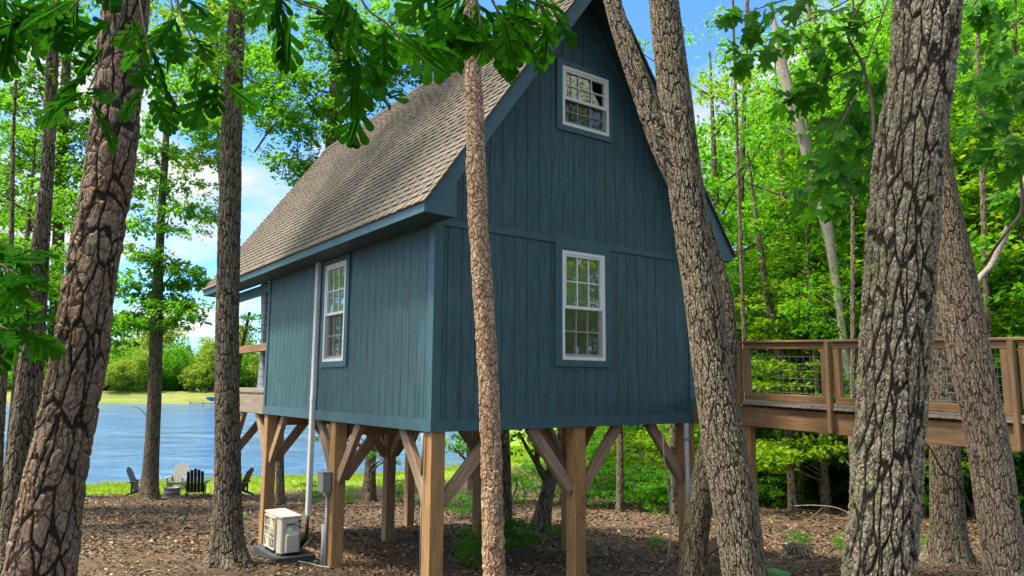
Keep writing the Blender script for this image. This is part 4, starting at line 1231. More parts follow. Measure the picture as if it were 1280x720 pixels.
# ------------------------------------------------------------------ trees by the water and behind the cabin
def seen_tree(name, label, pix, d, mat, sprays_px, leaf, n_leaf=70, size=0.1, rad=0.5, seed=1, flare=0.4, group=None, extra=(), tmpl=HEX, faces=HEXF, limbs=True, up=None, jit=0.35, n_around=28, step=0.06):
    path = px_path(pix, d, None, up, True)
    b = path[0, :3]; g0 = gz(b[0], b[1])
    off = np.array([b[0], b[1], g0])
    t = empty(name, off)
    p2 = path.copy(); p2[:, :3] -= off
    parts = [trunk_arrays(p2, n_around, step, flare, 0.3, 0.03, seed, 0.0)]
    for ex_ in extra:
        e2 = px_path(ex_, d, None, None, False); e2[:, :3] -= off
        parts.append(trunk_arrays(e2, 10, step, 0, 0.3, 0.03, seed))
    if sprays_px:
        g = np.random.default_rng(seed)
        c = np.array([P(x, y, d + g.normal(0, jit * 2)) for x, y in sprays_px]) - off
        v, lo, sz = sprays(g, c, rad * g.uniform(0.65, 1.3, len(c)), n_leaf, size, tmpl, faces, 0.5)
        link('crown', mesh_np('crown', v, lo, sz, M[leaf]), t)
        if limbs:
            for a in c[::max(1, len(c) // 9)]:
                zlim = p2[-1, 2]
                z0 = float(np.clip(a[2] - 0.35 * np.hypot(a[0], a[1]) - 0.2, p2[0, 2] + 0.5, zlim))
                bx = np.interp(z0, p2[:, 2], p2[:, 0]); by = np.interp(z0, p2[:, 2], p2[:, 1]); br = np.interp(z0, p2[:, 2], p2[:, 3])
                m_ = np.array([bx + (a[0] - bx) * .5, by + (a[1] - by) * .5, z0 + (a[2] - z0) * .4 + .08]) + g.normal(0, .08, 3)
                parts.append(trunk_arrays(np.array([[bx, by, z0, br * .28], [*m_, br * .14 + .004], [*a, .004]]), 5, 0.2, seed=seed))
    trunk_obj('trunk', parts, mat, t)
    tag(t, label, 'tree', group)
    return t
G0 = np.random.default_rng(5)
def blob(cx, cy, rx, ry, n):
    th = G0.uniform(0, 2 * np.pi, n); r = np.sqrt(G0.uniform(0, 1, n))
    return [(cx + rx * a, cy + ry * b) for a, b in zip(r * np.cos(th), r * np.sin(th))]

seen_tree('lakeside_tree', 'slim dark trunk at the grass edge beside the left chair',
          [(210, 120, 7), (206, 200, 9), (200, 300, 11), (196, 400, 16), (193, 500, 18), (189, 570, 21), (187, 622, 25)], 27.0, M['bg_bark'],
          blob(205, 150, 75, 80, 36) + blob(200, 270, 60, 60, 20) + blob(205, 350, 56, 34, 24) + blob(178, 402, 40, 16, 14) + blob(225, 382, 36, 16, 12), 'leaf', 120, 0.19, 0.72, 21, up=11,
          extra=[[(240, 330, 3), (215, 345, 4), (200, 365, 6)], [(160, 508, 1), (176, 512, 1.4), (190, 530, 2)], [(207, 543, 1), (200, 541, 1.2), (192, 548, 1.6)]])
seen_tree('lakeside_tree', 'trunk by the shore seen between the posts under the cabin floor',
          [(470, 380, 11), (468, 450, 12), (465, 520, 13), (463, 580, 14), (462, 612, 17)], 27.0, M['bg_bark'], blob(480, 572, 12, 8, 3) + blob(420, 535, 26, 10, 5) + blob(500, 545, 14, 10, 4), 'leaf', 60, 0.13, 0.4, 22, up=9)
seen_tree('lakeside_tree', 'thin dark trunk by the shore just right of the heat pump post',
          [(352, 420, 8), (351, 500, 9), (350, 570, 10), (350, 627, 12)], 25.0, M['bg_bark'], blob(345, 470, 25, 50, 6), 'leaf', 60, 0.13, 0.45, 23, up=7)
seen_tree('forest_tree', 'dark narrow trunk just right of the thin pine under the cabin',
          [(626, 420, 11), (629, 500, 12), (632, 570, 12), (633, 648, 15)], 17.5, M['bg_bark'], blob(632, 655, 12, 6, 3), 'leaf_d', 50, 0.09, 0.3, 24, up=9)
seen_tree('forest_tree', 'pale trunk in the meadow light behind the thin pine',
          [(584, 400, 10), (587, 480, 11), (589, 560, 12), (592, 628, 14)], 24.0, M['bg_bark'], blob(575, 555, 18, 12, 7) + blob(600, 540, 16, 12, 5), 'leaf', 60, 0.13, 0.42, 25, up=8)
seen_tree('understory_tree', 'dark leaning multi stemmed small tree under the cabin left of the middle post',
          [(718, 480, 10), (706, 530, 13), (692, 585, 17), (682, 625, 18), (676, 655, 22)], 17.0, M['bg_bark'], blob(700, 500, 60, 30, 14) + blob(655, 545, 16, 18, 5), 'leaf', 60, 0.1, 0.4, 26, up=6,
          extra=[[(648, 540, 4), (662, 565, 6), (678, 590, 9), (688, 612, 10)], [(672, 545, 5), (672, 580, 7), (684, 605, 8)]])
seen_tree('forest_tree', 'slender trunk between the cabin posts left of the hanging rope',
          [(838, 420, 8), (840, 500, 9), (842, 560, 10), (845, 637, 12)], 19.0, M['bg_bark'], blob(835, 545, 25, 12, 8), 'leaf_y', 60, 0.11, 0.4, 27, up=8)
seen_tree('forest_tree', 'thin grey sapling trunk below the footbridge deck',
          [(1020, 470, 6), (1026, 540, 7), (1030, 580, 9), (1033, 636, 13)], 22.0, M['bg_bark'], blob(1000, 562, 60, 14, 22) + blob(1045, 545, 40, 14, 12) + blob(950, 575, 30, 14, 8) + blob(1010, 470, 60, 40, 22) + blob(1060, 440, 25, 40, 8), 'leaf_y', 70, 0.12, 0.48, 28, tmpl=STAR, faces=STARF, up=6)
seen_tree('pale_tree', 'pale grey dead looking trunk leaning among leaves above the footbridge',
          [(975, 70, 13), (990, 130, 15), (1004, 175, 16), (1018, 225, 16), (1033, 280, 16), (1040, 320, 12), (1050, 390, 10), (1060, 470, 10), (1066, 560, 11), (1070, 606, 12)], 21.0, M['pale_bark'],
          blob(1000, 130, 60, 60, 16) + blob(1040, 360, 50, 70, 34) + blob(1060, 520, 25, 60, 14), 'leaf', 70, 0.12, 0.5, 29, up=13,
          extra=[[(1008, 120, 8), (1006, 150, 9), (1010, 190, 10)], [(1035, 200, 3), (1026, 215, 5), (1018, 228, 7)]])
seen_tree('pale_tree', 'pale bare stem slanting up behind the pinkish leaning trunk',
          [(1292, 190, 8), (1275, 245, 9), (1258, 290, 10), (1240, 330, 10), (1222, 352, 10), (1205, 400, 11), (1195, 470, 12), (1190, 560, 13), (1190, 600, 14)], 14.0, M['pale_bark'], [], 'leaf', seed=30)
seen_tree('forest_tree', 'dark upright trunk deep in the wood behind the footbridge railing',
          [(1052, 300, 8), (1053, 420, 9), (1055, 520, 11), (1056, 600, 13)], 26.0, M['bg_bark'], blob(1060, 360, 50, 60, 14), 'leaf_d', 60, 0.12, 0.6, 31, up=10)
seen_tree('forest_tree', 'dark trunk seen through the footbridge wire mesh',
          [(960, 380, 10), (972, 440, 11), (980, 470, 11), (986, 540, 11), (990, 600, 12)], 23.0, M['bg_bark'], blob(975, 400, 55, 55, 22) + blob(985, 480, 60, 30, 16) + blob(1050, 470, 40, 60, 18), 'leaf_y', 70, 0.125, 0.6, 32, up=9, tmpl=STAR, faces=STARF)

for i, (px_, d, w, yb, lb_) in enumerate([(935, 18.5, 6, 610, 'thin dark sapling trunk just right of the forked oak under the footbridge'), (1066, 17, 7, 640, 'thin brown sapling trunk close left of the mossy oak'), (1000, 24, 9, 600, 'slim grey trunk rising behind the middle of the wire mesh panel'),
                                        (1240, 17, 10, 600, 'slim brown trunk at the far right behind the railing'), (1268, 20, 12, 590, 'grey trunk at the right edge deep in the wood'), (915, 27, 10, 590, 'slim pale trunk showing right of the eave end'), (1030, 30, 11, 585, 'straight brown trunk far back in the wood above the railing'), (775, 23, 8, 600, 'slim trunk in the undergrowth right of the middle cabin post')]):
    lean = (i % 3 - 1) * 9
    seen_tree('forest_tree', lb_, [(px_ + lean * 2.2, -20, w * .5), (px_ + lean * 1.6, 150, w * .65), (px_ + lean, 320, w * .8), (px_ + lean * .3, 480, w * .92), (px_, yb, w * 1.2)], d, M['furrow' if i % 2 else 'bg_bark'], blob(px_ + lean * 2, 90, 45, 80, 9), 'leaf' if i % 2 else 'leaf_y', 60, 0.12, 0.5, 60 + i)

# tree whose crown shows over the roof, and those on the left
seen_tree('forest_tree', 'broad leafy tree showing above the roof behind the cabin',
          [(430, 0, 14), (420, 120, 18), (414, 250, 20), (417, 400, 20), (419, 520, 20), (419, 600, 20)], 24.0, M['bg_bark'],
          blob(400, 100, 90, 80, 80) + blob(480, 50, 90, 60, 60) + blob(370, 180, 45, 40, 16) + blob(335, 110, 40, 60, 16) + blob(392, 215, 26, 18, 7) + blob(560, 60, 40, 60, 20), 'leaf', 120, 0.16, 0.7, 33, up=15,
          extra=[[(318, 190, 3), (345, 155, 5), (385, 137, 6), (425, 150, 9)]])
seen_tree('forest_tree', 'leafy tree with bright leaves against the sky behind the leaning pine',
          [(90, -20, 10), (82, 100, 12), (75, 250, 15), (70, 400, 18), (68, 520, 20), (66, 610, 24)], 22.0, M['bg_bark'],
          blob(70, 90, 95, 95, 80) + blob(40, 230, 60, 60, 40) + blob(100, 200, 60, 70, 34) + blob(30, 330, 45, 60, 30) + blob(50, 430, 50, 40, 26), 'leaf', 120, 0.15, 0.62, 34, up=13)
seen_tree('forest_tree', 'thin leafy tree between the leaning pine and the porch end trunk',
          [(262, -20, 8), (272, 100, 10), (280, 250, 12), (285, 400, 14), (286, 520, 15), (286, 600, 18)], 30.0, M['bg_bark'],
          blob(235, 50, 60, 70, 44) + blob(250, 160, 40, 60, 26) + blob(235, 260, 40, 40, 8) + blob(310, 60, 40, 70, 24), 'leaf_y', 110, 0.18, 0.75, 35, up=14)
seen_tree('forest_tree', 'small leafy tree low over the water left of the slim lakeside trunk',
          [(128, 330, 5), (112, 420, 7), (90, 520, 9), (76, 600, 12)], 28.0, M['bg_bark'], blob(130, 420, 35, 20, 12) + blob(40, 460, 50, 30, 16), 'leaf', 100, 0.17, 0.7, 36)
seen_tree('forest_tree', 'leafy sapling showing under the eave beside the porch',
          [(312, 390, 4), (300, 450, 5), (292, 540, 6), (288, 606, 8)], 28.0, M['bg_bark'], blob(312, 425, 20, 45, 12), 'leaf', 70, 0.13, 0.55, 37)

# ------------------------------------------------------------------ the wood on the right and behind
wood_group = 'trees of the wood beyond the footbridge'
kinds_near = ['maple_a', 'maple_b', 'oak_a', 'maple_a', 'oak_b', 'sparse_y']
lab = {'maple_a': 'bright yellow green star leaved tree in the wood beyond the footbridge', 'maple_b': 'low mid green star leaved tree in the wood beyond the footbridge',
       'oak_a': 'tall mid green oval leaved tree in the wood beyond the footbridge', 'oak_b': 'tall two tiered green tree in the wood beyond the footbridge',
       'sparse_y': 'loose airy yellow green tree in the wood beyond the footbridge', 'under_y': 'small yellow green understory tree at the wood edge', 'under_g': 'small deep green understory tree at the wood edge', 'sparse': 'loose airy mid green tree at the wood edge'}
wood = [('maple_b', 950, 21, 0.95), ('maple_a', 1005, 19.5, 0.85), ('oak_b', 905, 25, 1.25), ('maple_a', 1040, 23, 1.15), ('oak_a', 985, 28, 1.45), ('maple_b', 1090, 19, 1.1), ('maple_a', 1120, 25, 1.3),
        ('oak_b', 1170, 22, 1.35), ('maple_a', 1230, 17.5, 1.2), ('oak_a', 1250, 23, 1.4), ('maple_b', 1290, 14.5, 1.1), ('oak_b', 1330, 19, 1.3), ('maple_a', 1360, 15, 1.1), ('oak_a', 1205, 18.5, 1.1),
        ('oak_a', 1080, 32, 1.7), ('oak_b', 1030, 37, 1.7), ('oak_a', 945, 36, 1.4), ('maple_a', 890, 30, 1.0), ('oak_b', 1150, 36, 1.9), ('oak_a', 1210, 31, 1.8), ('maple_a', 1280, 30, 1.7), ('oak_b', 1330, 34, 1.9),
        ('oak_b', 980, 48, 1.7), ('oak_a', 1060, 50, 2.1), ('oak_b', 1140, 50, 2.4), ('oak_a', 1230, 48, 2.4), ('oak_b', 1310, 46, 2.3), ('maple_a', 860, 36, 1.0), ('oak_a', 870, 46, 1.2), ('oak_a', 900, 52, 1.5),
        ('maple_b', 825, 31, 0.9), ('maple_b', 775, 34, 0.9), ('maple_a', 735, 44, 0.9), ('oak_a', 800, 55, 1.2), ('oak_b', 700, 62, 1.1), ('oak_a', 640, 75, 1.1), ('oak_b', 745, 70, 1.2), ('oak_a', 840, 64, 1.3), ('oak_b', 930, 62, 1.5), ('oak_a', 1010, 64, 2.2), ('oak_b', 1100, 66, 2.6), ('oak_a', 1190, 64, 2.6), ('oak_b', 1280, 62, 2.6)]
for i, (kd, px_, d, sc) in enumerate(wood):
    if 880 < px_ < 1120 and d < 25: sc *= 1.12 * (d + 6) / (d + 2); d += 6
    elif px_ >= 1120 and d < 21: sc *= 1.05 * (d + 4) / (d + 2); d += 4
    place_tree(kd, at(px_, d), d, sc, i * 1.7, lab[kd], wood_group, 'wood_tree', zs=min(1.0, 1.45 / sc) if False else 1.0)
under = [('under_y', 985, 18.5, 0.8), ('under_g', 960, 20, 1.0), ('under_y', 1020, 16.5, 0.75), ('under_g', 1045, 19, 1.0), ('under_y', 1075, 17, 0.85), ('under_g', 1000, 24, 1.2), ('under_g', 1090, 22, 1.2), ('under_g', 1150, 19, 1.0),
         ('under_y', 1205, 15, 0.8), ('under_g', 1245, 15.5, 1.0), ('under_g', 1285, 13.5, 0.9), ('under_y', 1225, 19, 1.0), ('under_g', 905, 23, 1.0), ('under_g', 870, 26, 1.0), ('under_y', 850, 24, 0.7), ('under_y', 800, 27, 0.8), ('under_g', 770, 30, 1.0), ('under_g', 830, 30, 1.1), ('under_y', 745, 33, 0.9), ('under_g', 720, 38, 1.0), ('under_y', 910, 20, 0.7)]
for i, (kd, px_, d, sc) in enumerate(under):
    if 880 < px_ < 1120 and d < 25: d += 7.5; sc *= 1.25
    elif px_ >= 1120 and d < 21: d += 5; sc *= 1.15
    place_tree(kd, at(px_, d), d, sc, i * 2.3 + 1, lab[kd], 'understory trees at the wood edge', 'understory_tree')
shr = [(655, 27, 1.0), (680, 30, 1.1), (700, 26, 0.9), (735, 25, 1.0), (762, 26, 1.1), (790, 24, 1.0), (815, 23, 0.9), (840, 23, 1.0), (880, 22, 1.0), (905, 20, 0.9), (940, 21, 1.0), (965, 22.5, 1.2), (990, 21, 1.0), (1015, 23, 1.2), (1045, 22, 1.1), (1070, 21, 1.2), (1100, 22, 1.2),
       (1140, 21, 1.1), (1200, 18, 1.1), (1230, 17, 1.0), (1260, 16, 1.0), (1290, 15, 1.1), (935, 19.5, 0.9), (958, 20, 1.0), (978, 19.8, 0.9), (1003, 20.2, 1.1), (1022, 20.5, 1.0), (1050, 20, 1.0), (1155, 18.5, 1.0), (930, 19, 0.8), (968, 19, 0.9), (1010, 19.5, 0.9), (1040, 19, 0.8), (1075, 19, 0.9), (720, 31, 1.3), (775, 31, 1.3), (850, 28, 1.3), (920, 26, 1.3), (980, 27, 1.4), (1040, 28, 1.4), (1100, 28, 1.4), (1170, 25, 1.3), (1230, 22, 1.3)]
for i, (px_, d, sc) in enumerate(shr):
    if 880 < px_ < 1120 and d < 25: d += 5 + 1.5 * (i % 3); sc *= 1.15
    elif px_ >= 1120 and d < 21: d += 4
    kd = 'shrub_y' if i % 2 == 0 else 'shrub_g'
    place_tree(kd, at(px_, d), d, sc, i * 1.1, 'low light green shrub at the foot of the wood' if kd == 'shrub_y' else 'low deep green shrub at the foot of the wood', 'shrubs at the foot of the wood', 'shrub', 'shrub')
# left bank wood, beyond the pine
for i, (kd, px_, d, sc, lb_) in enumerate([('sparse', 20, 17, 0.9, 'loose green tree in shade at the far left near the twin trunk'), ('sparse', -60, 20, 1.0, 'loose tree just past the left edge of view')]):
    place_tree(kd, at(px_, d), d, sc, i * 1.3, lb_, None, 'shore_tree')
# trees that stand behind the photographer (they show in the panes and shade the cabin)
for i, (kd, x, y, sc) in enumerate([('maple_a', 19, 7.5, 1.3), ('oak_a', 24, 9, 1.3), ('maple_b', 17, 3, 1.3), ('sparse_y', 21, 5, 1.4), ('oak_b', 27, 4, 1.2), ('maple_a', 23, 0, 1.1), ('oak_a', 32, 10, 1.3), ('maple_a', 30, -4, 1.2), ('oak_b', 20, -14, 1.2), ('oak_a', -12, -14, 1.2)]):
    place_tree(kd, x, y, sc, i * 2.1, 'leafy tree behind the viewpoint reflected in the cabin panes', 'trees behind the viewpoint', 'wood_tree')

# far shore
far_lab = {'far_a': 'round pale green tree on the far bank of the lake', 'far_b': 'tall narrow pale green tree on the far bank of the lake', 'far_c': 'darker green round tree on the far bank of the lake'}
kk = 0
for row, (d0, n, sc) in enumerate(((186, 25, 1.0), (194, 25, 1.15), (204, 22, 1.3))):
    for i in range(n):
        x = -170 + i * (150 / n) + random.uniform(-2, 2) + row * 2.5
        kd = ('far_a', 'far_b', 'far_c')[(i * 7 + row * 3) % 3]
        place_tree(kd, x, d0 + random.uniform(-2.5, 2.5), sc * random.uniform(0.75, 1.15), random.uniform(0, 6), far_lab[kd], 'trees on the far bank', 'far_tree', zs=random.uniform(0.9, 1.15))
for i, (x, y) in enumerate([(-22, 178), (-15, 165), (-8, 150), (-2, 138), (3, 120), (8, 105), (12, 92), (-16, 185), (-9, 172), (0, 158), (7, 140), (14, 122)]):
    kd = ('far_a', 'far_c', 'far_b')[i % 3]
    place_tree(kd, x, y, random.uniform(0.9, 1.2), i, 'leafy tree on the far right shore of the lake behind the cabin', 'trees on the far right shore', 'far_tree')

# ------------------------------------------------------------------ hanging oak boughs close to the camera
def oak_leaf_template(lobes, curl, fold, wave):
    """deeply lobed leaf with finger shaped round lobes; one outline per half"""
    def half(sg):
        o = [(0.0, 0.004), (0.10, 0.010)]
        for x0, ln, ang, w in lobes:
            a = math.radians(ang); d = (math.cos(a), math.sin(a)); p = (-d[1], d[0])
            w *= 1.3; bx, by = x0, 0.05
            o.append((bx - w * 1.0, 0.062))
            for sd, f_, ww in ((1, 0.45, 0.95), (1, 0.78, 1.15), (0.75, 0.95, 1.1), (0, 1.04, 1), (-0.75, 0.95, 1.1), (-1, 0.78, 1.15), (-1, 0.5, 0.9)):
                o.append((bx + d[0] * ln * f_ + p[0] * w * ww * sd, by + d[1] * ln * f_ + p[1] * w * ww * sd))
            o.append((bx + w * 1.25, 0.070))
        o += [(0.93, 0.055), (0.975, 0.045), (1.0, 0.0)]
        return [(x, sg * max(y, 0.0)) for x, y in o]
    def zc(x, y): return -curl * x ** 2 + fold * abs(y) - 0.5 * fold * y * y + wave * math.sin(11 * x + 6 * y)
    top = half(1); bot = half(-1)
    mid_ = [(x, 0.0) for x in (0.82, 0.62, 0.42, 0.22)]
    tv = [(0.0, 0.0)] + top[:-1] + [(1.0, 0.0)] + bot[:-1][::-1] + mid_
    nt = len(top) - 1
    tip = nt + 1
    mids = list(range(len(tv) - 4, len(tv)))
    f1 = [0] + list(range(1, nt + 1)) + [tip] + mids
    f2 = [0] + mids[::-1] + [tip] + list(range(tip + 1, tip + 1 + nt))
    return np.array([(x, y, zc(x, y)) for x, y in tv]), [tuple(f1[::-1]), tuple(f2[::-1])]
LOB1 = [(0.20, 0.15, 62, 0.030), (0.36, 0.25, 56, 0.038), (0.54, 0.31, 50, 0.044), (0.71, 0.25, 42, 0.042), (0.84, 0.15, 32, 0.036)]
LOB2 = [(0.24, 0.17, 60, 0.034), (0.44, 0.29, 54, 0.046), (0.64, 0.30, 46, 0.05), (0.81, 0.18, 34, 0.042)]
OAKT = [oak_leaf_template(LOB1, 0.20, 0.20, 0.012), oak_leaf_template(LOB2, 0.42, 0.10, 0.02), oak_leaf_template(LOB1, -0.05, 0.35, 0.02), oak_leaf_template(LOB2, 0.15, -0.2, 0.015)]
OAKF = None

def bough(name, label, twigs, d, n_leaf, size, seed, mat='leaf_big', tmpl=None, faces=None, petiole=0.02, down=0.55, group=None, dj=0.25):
    g = np.random.default_rng(seed)
    kinds_ = OAKT if tmpl is None else [(tmpl, faces)]
    if tmpl is not None:                     # same outline with three different curls
        for cu in (-0.5, 0.7):
            t2 = tmpl.copy(); t2[:, 2] += cu * (t2[:, 0] - 0.4) ** 2 * 0.7 + 0.25 * cu * np.abs(t2[:, 1]); kinds_.append((t2, faces))
    org = P(*twigs[0][0][:2], d)
    t = empty(name, org)
    pos, dr, nm = [], [], []
    for tw in twigs:
        dd = d + g.normal(0, dj)
        q_ = np.array([P(x, y, dd + g.normal(0, 0.04)) for x, y in tw]) - org
        sm = catmull(q_, 5)
        mb = MB()
        mb.tube(sm, list(np.linspace(0.0065, 0.0022, len(sm))), 6)
        for i in range(n_leaf):
            f_ = 1 - 0.80 * (i / n_leaf)
            k = min(len(sm) - 2, int(f_ * (len(sm) - 1)))
            tang = sm[k + 1] - sm[k]; tang /= np.linalg.norm(tang)
            side = g.normal(0, 1, 3); side -= tang * (side @ tang); side /= np.linalg.norm(side)
            dv = tang * 0.55 + side * 0.95 + np.array([0, 0, -down])
            st = sm[k] + (sm[k + 1] - sm[k]) * g.uniform()
            pl = petiole * g.uniform(0.6, 1.4)
            e_ = st + dv / np.linalg.norm(dv) * pl + np.array([0, 0, 0.15 * pl])
            mb.tube([st, (st + e_) / 2 + np.array([0, 0, 0.1 * pl]), e_], 0.0011, 4, False)
            pos.append(e_)
            dr.append(dv)
            nm.append(np.array([0.1, -0.6, 0.75]) + g.normal(0, 0.42, 3))
        mb.build('twig', M['twig'], t, True)
    pos, dr, nm = map(np.array, (pos, dr, nm))
    ls = size * g.uniform(0.65, 1.2, len(pos))
    vs_, los, szs, off_ = [], [], [], 0
    for q_, (tm_, fc_) in enumerate(kinds_):
        sel = np.arange(len(pos)) % len(kinds_) == q_
        v, lo, sz = leaf_arrays(pos[sel], dr[sel], nm[sel], ls[sel], tm_, fc_)
        vs_.append(v); los.append(lo + off_); szs.append(sz); off_ += len(v)
    link('leaves', mesh_np('leaves', np.vstack(vs_), np.concatenate(los), np.concatenate(szs), M[mat], False), t)
    tag(t, label, 'branch', group)
    return t
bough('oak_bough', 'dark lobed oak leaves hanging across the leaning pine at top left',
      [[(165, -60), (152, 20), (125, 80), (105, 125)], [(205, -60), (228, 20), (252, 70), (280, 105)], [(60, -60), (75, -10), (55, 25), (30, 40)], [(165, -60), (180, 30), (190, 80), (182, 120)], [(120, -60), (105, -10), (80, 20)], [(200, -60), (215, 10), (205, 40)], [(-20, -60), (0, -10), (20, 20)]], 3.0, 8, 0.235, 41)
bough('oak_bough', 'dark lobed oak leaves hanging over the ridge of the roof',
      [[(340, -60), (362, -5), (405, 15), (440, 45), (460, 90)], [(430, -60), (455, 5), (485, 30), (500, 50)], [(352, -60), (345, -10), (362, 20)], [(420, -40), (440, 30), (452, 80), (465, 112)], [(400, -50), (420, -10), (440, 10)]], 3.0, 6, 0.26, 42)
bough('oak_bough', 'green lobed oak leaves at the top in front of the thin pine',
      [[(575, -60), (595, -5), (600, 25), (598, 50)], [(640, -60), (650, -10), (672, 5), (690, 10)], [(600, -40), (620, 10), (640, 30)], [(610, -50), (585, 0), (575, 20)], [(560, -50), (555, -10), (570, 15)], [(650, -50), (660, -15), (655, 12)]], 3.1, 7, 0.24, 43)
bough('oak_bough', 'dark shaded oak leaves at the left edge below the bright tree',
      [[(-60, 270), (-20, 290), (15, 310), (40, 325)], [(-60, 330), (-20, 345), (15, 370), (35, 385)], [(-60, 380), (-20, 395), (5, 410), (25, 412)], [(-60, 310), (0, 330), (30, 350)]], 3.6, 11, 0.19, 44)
bough('maple_bough', 'drooping star shaped green leaves at the top left of the mossy oak',
      [[(1110, -40), (1060, 0), (1000, 30), (950, 55), (925, 65)], [(1110, 0), (1085, 70), (1060, 130), (1030, 190), (1008, 250)], [(1090, -50), (1010, -10), (950, 10), (930, 25)], [(1085, 70), (1050, 90), (1015, 105), (990, 120)], [(1070, 120), (1050, 160), (1040, 210), (1035, 260)],
       [(1100, 20), (1060, 40), (1020, 70)], [(1095, 60), (1100, 100), (1085, 150)], [(1060, 130), (1085, 190), (1080, 230)]], 5.2, 30, 0.17, 45, 'leaf_d', MAPLE, MAPLEF, petiole=0.09)
bough('maple_bough', 'star shaped green leaves at the top right edge of the view',
      [[(1320, -20), (1270, 30), (1235, 60), (1215, 100)], [(1320, 90), (1270, 110), (1235, 140), (1220, 160)], [(1320, -40), (1260, -10), (1225, 15)], [(1320, 150), (1280, 180), (1250, 200)], [(1320, 40), (1290, 80), (1265, 110)], [(1320, 220), (1290, 235), (1265, 250)]], 5.4, 26, 0.17, 46, 'leaf_d', MAPLE, MAPLEF, petiole=0.09)
vn = MB()
vn.tube(catmull([P(1240, 40, 5.6), P(1248, 90, 5.6), P(1256, 150, 5.6), P(1274, 215, 5.6), P(1277, 262, 5.6), P(1262, 285, 5.6), P(1247, 305, 5.65), P(1230, 330, 5.8)], 6), [0.012] * 43, 7)
tag(vn.build('bare_vine', M['twig'], None, True), 'dark bare vine curving down at the right edge of the view', 'vine')
br_ = MB()
br_.tube(catmull([P(1085, -10, 5.0), P(1060, 40, 5.0), P(1078, 80, 5.0), P(1090, 130, 4.95), P(1092, 180, 4.8)], 6), list(np.linspace(0.008, 0.014, 25)), 7)
tag(br_.build('dead_branch', M['twig'], None, True), 'dark bare twig among the leaves left of the mossy oak trunk', 'branch')
br_ = MB()
br_.tube(catmull([P(1160, 555, 8), P(1180, 590, 8.2), P(1195, 600, 8.4), P(1210, 628, 8.8), P(1222, 650, 9.2)], 5), list(np.linspace(0.010, 0.018, 21)), 7)
tag(br_.build('dead_branch', M['twig'], None, True), 'bare branch slanting across the flared grey trunk below the footbridge', 'branch')

# ------------------------------------------------------------------ ground cover
def litter(n, seed, ylo, yhi, name):
    g = np.random.default_rng(seed)
    y = ylo + (yhi - ylo) * g.uniform(0, 1, n) ** 1.4
    x = g.uniform(-0.80, 0.80, n) * (y + 1.0)
    sd = lake_sd(x, y)
    clump = vnoise(x, y, 1.4, 3) + 0.7 * vnoise(x, y, 3.7, 5)
    clump = clump + 0.6 * vnoise(x, y, 0.6, 9)
    ok = (sd > 4.2) & (clump > g.uniform(-1.3, 1.1, n))
    x, y = x[ok], y[ok]
    z = ground_z(x, y) + g.uniform(0.002, 0.018, len(x))
    th = g.uniform(0, 2 * np.pi, len(x))
    d = np.stack([np.cos(th), np.sin(th), g.normal(0, 0.25, len(x))], 1)
    nr = np.array([0, 0, 1.0]) + g.normal(0, 0.38, (len(x), 3))
    tm = HEX.copy(); tm[:, 2] *= 2.2
    v, lo, sz = leaf_arrays(np.stack([x, y, z], 1), d, nr, g.uniform(0.03, 0.09, len(x)) * np.clip(y / 12, 0.8, 1.5), tm, HEXF)
    o = link(name, mesh_np(name, v, lo, sz, M['litter']))
    tag(o, 'dry brown fallen leaves covering the forest floor', 'leaf litter', kind='stuff')
litter(170000, 51, 5.0, 30.0, 'leaf_litter')

def twig_litter(n, seed):
    g = np.random.default_rng(seed)
    mb = MB()
    for _ in range(n):
        y = 5.5 + 17 * g.uniform() ** 1.3; x = g.uniform(-0.75, 0.75) * (y + 1)
        a = g.uniform(0, 6.28); ln = g.uniform(0.08, 0.38); b = a + g.normal(0, 0.35)
        p0 = (x, y); p1 = (x + ln * math.cos(a), y + ln * math.sin(a)); p2 = (p1[0] + ln * math.cos(b) * .8, p1[1] + ln * math.sin(b) * .8)
        if lake_sd(np.array([x]), np.array([y]))[0] < 4.5: continue
        mb.tube([(px2, py2, gz(px2, py2) + 0.018 + 0.02 * g.uniform()) for px2, py2 in (p0, p1, p2)], [0.006, 0.005, 0.002], 5)
    o = mb.build('twig_litter', M['twig_pale'], None, True)
    tag(o, 'small dead twigs scattered among the fallen leaves', 'twigs', kind='stuff')
M['twig_pale'] = mat_plain('weathered_twigs', (0.22, 0.17, 0.125), 0.8, 0.4, 0, 2)
twig_litter(420, 77)

def grass_strip(n, seed):
    g = np.random.default_rng(seed)
    x = g.uniform(-26, 10, n); y = g.uniform(23, 56, n)
    sd = lake_sd(x, y)
    pr = np.clip(1.5 - sd / 4.2, 0, 1) * (sd > 0.02)
    pr = np.maximum(pr, 0.5 * np.clip((y - 40) / 5, 0, 1) * (sd > 0.02))
    ok = g.uniform(0, 1, n) < pr * np.clip(0.75 + 0.6 * vnoise(x, y, 0.9, 6), 0.12, 1)
    x, y, sd = x[ok], y[ok], sd[ok]
    z = ground_z(x, y)
    m = len(x)
    h = g.uniform(0.06, 0.17, m) * (1 + 1.1 * (sd < 0.6))
    th = g.uniform(0, 2 * np.pi, m)
    lean = np.stack([np.cos(th), np.sin(th)], 1) * h[:, None] * 0.5
    w = 0.012 + 0.010 * g.uniform(0, 1, m)
    sx_, sy_ = -np.sin(th) * w, np.cos(th) * w
    b = np.stack([x, y, z], 1)
    v = np.stack([b + np.stack([sx_, sy_, 0 * sx_], 1), b - np.stack([sx_, sy_, 0 * sx_], 1), b + np.stack([lean[:, 0], lean[:, 1], h], 1)], 1).reshape(-1, 3)
    lo = np.arange(m * 3)
    o = link('grass', mesh_np('grass', v, lo, np.full(m, 3), M['grass']))
    tag(o, 'short bright green grass along the lake shore', 'grass', kind='stuff')
grass_strip(330000, 52)

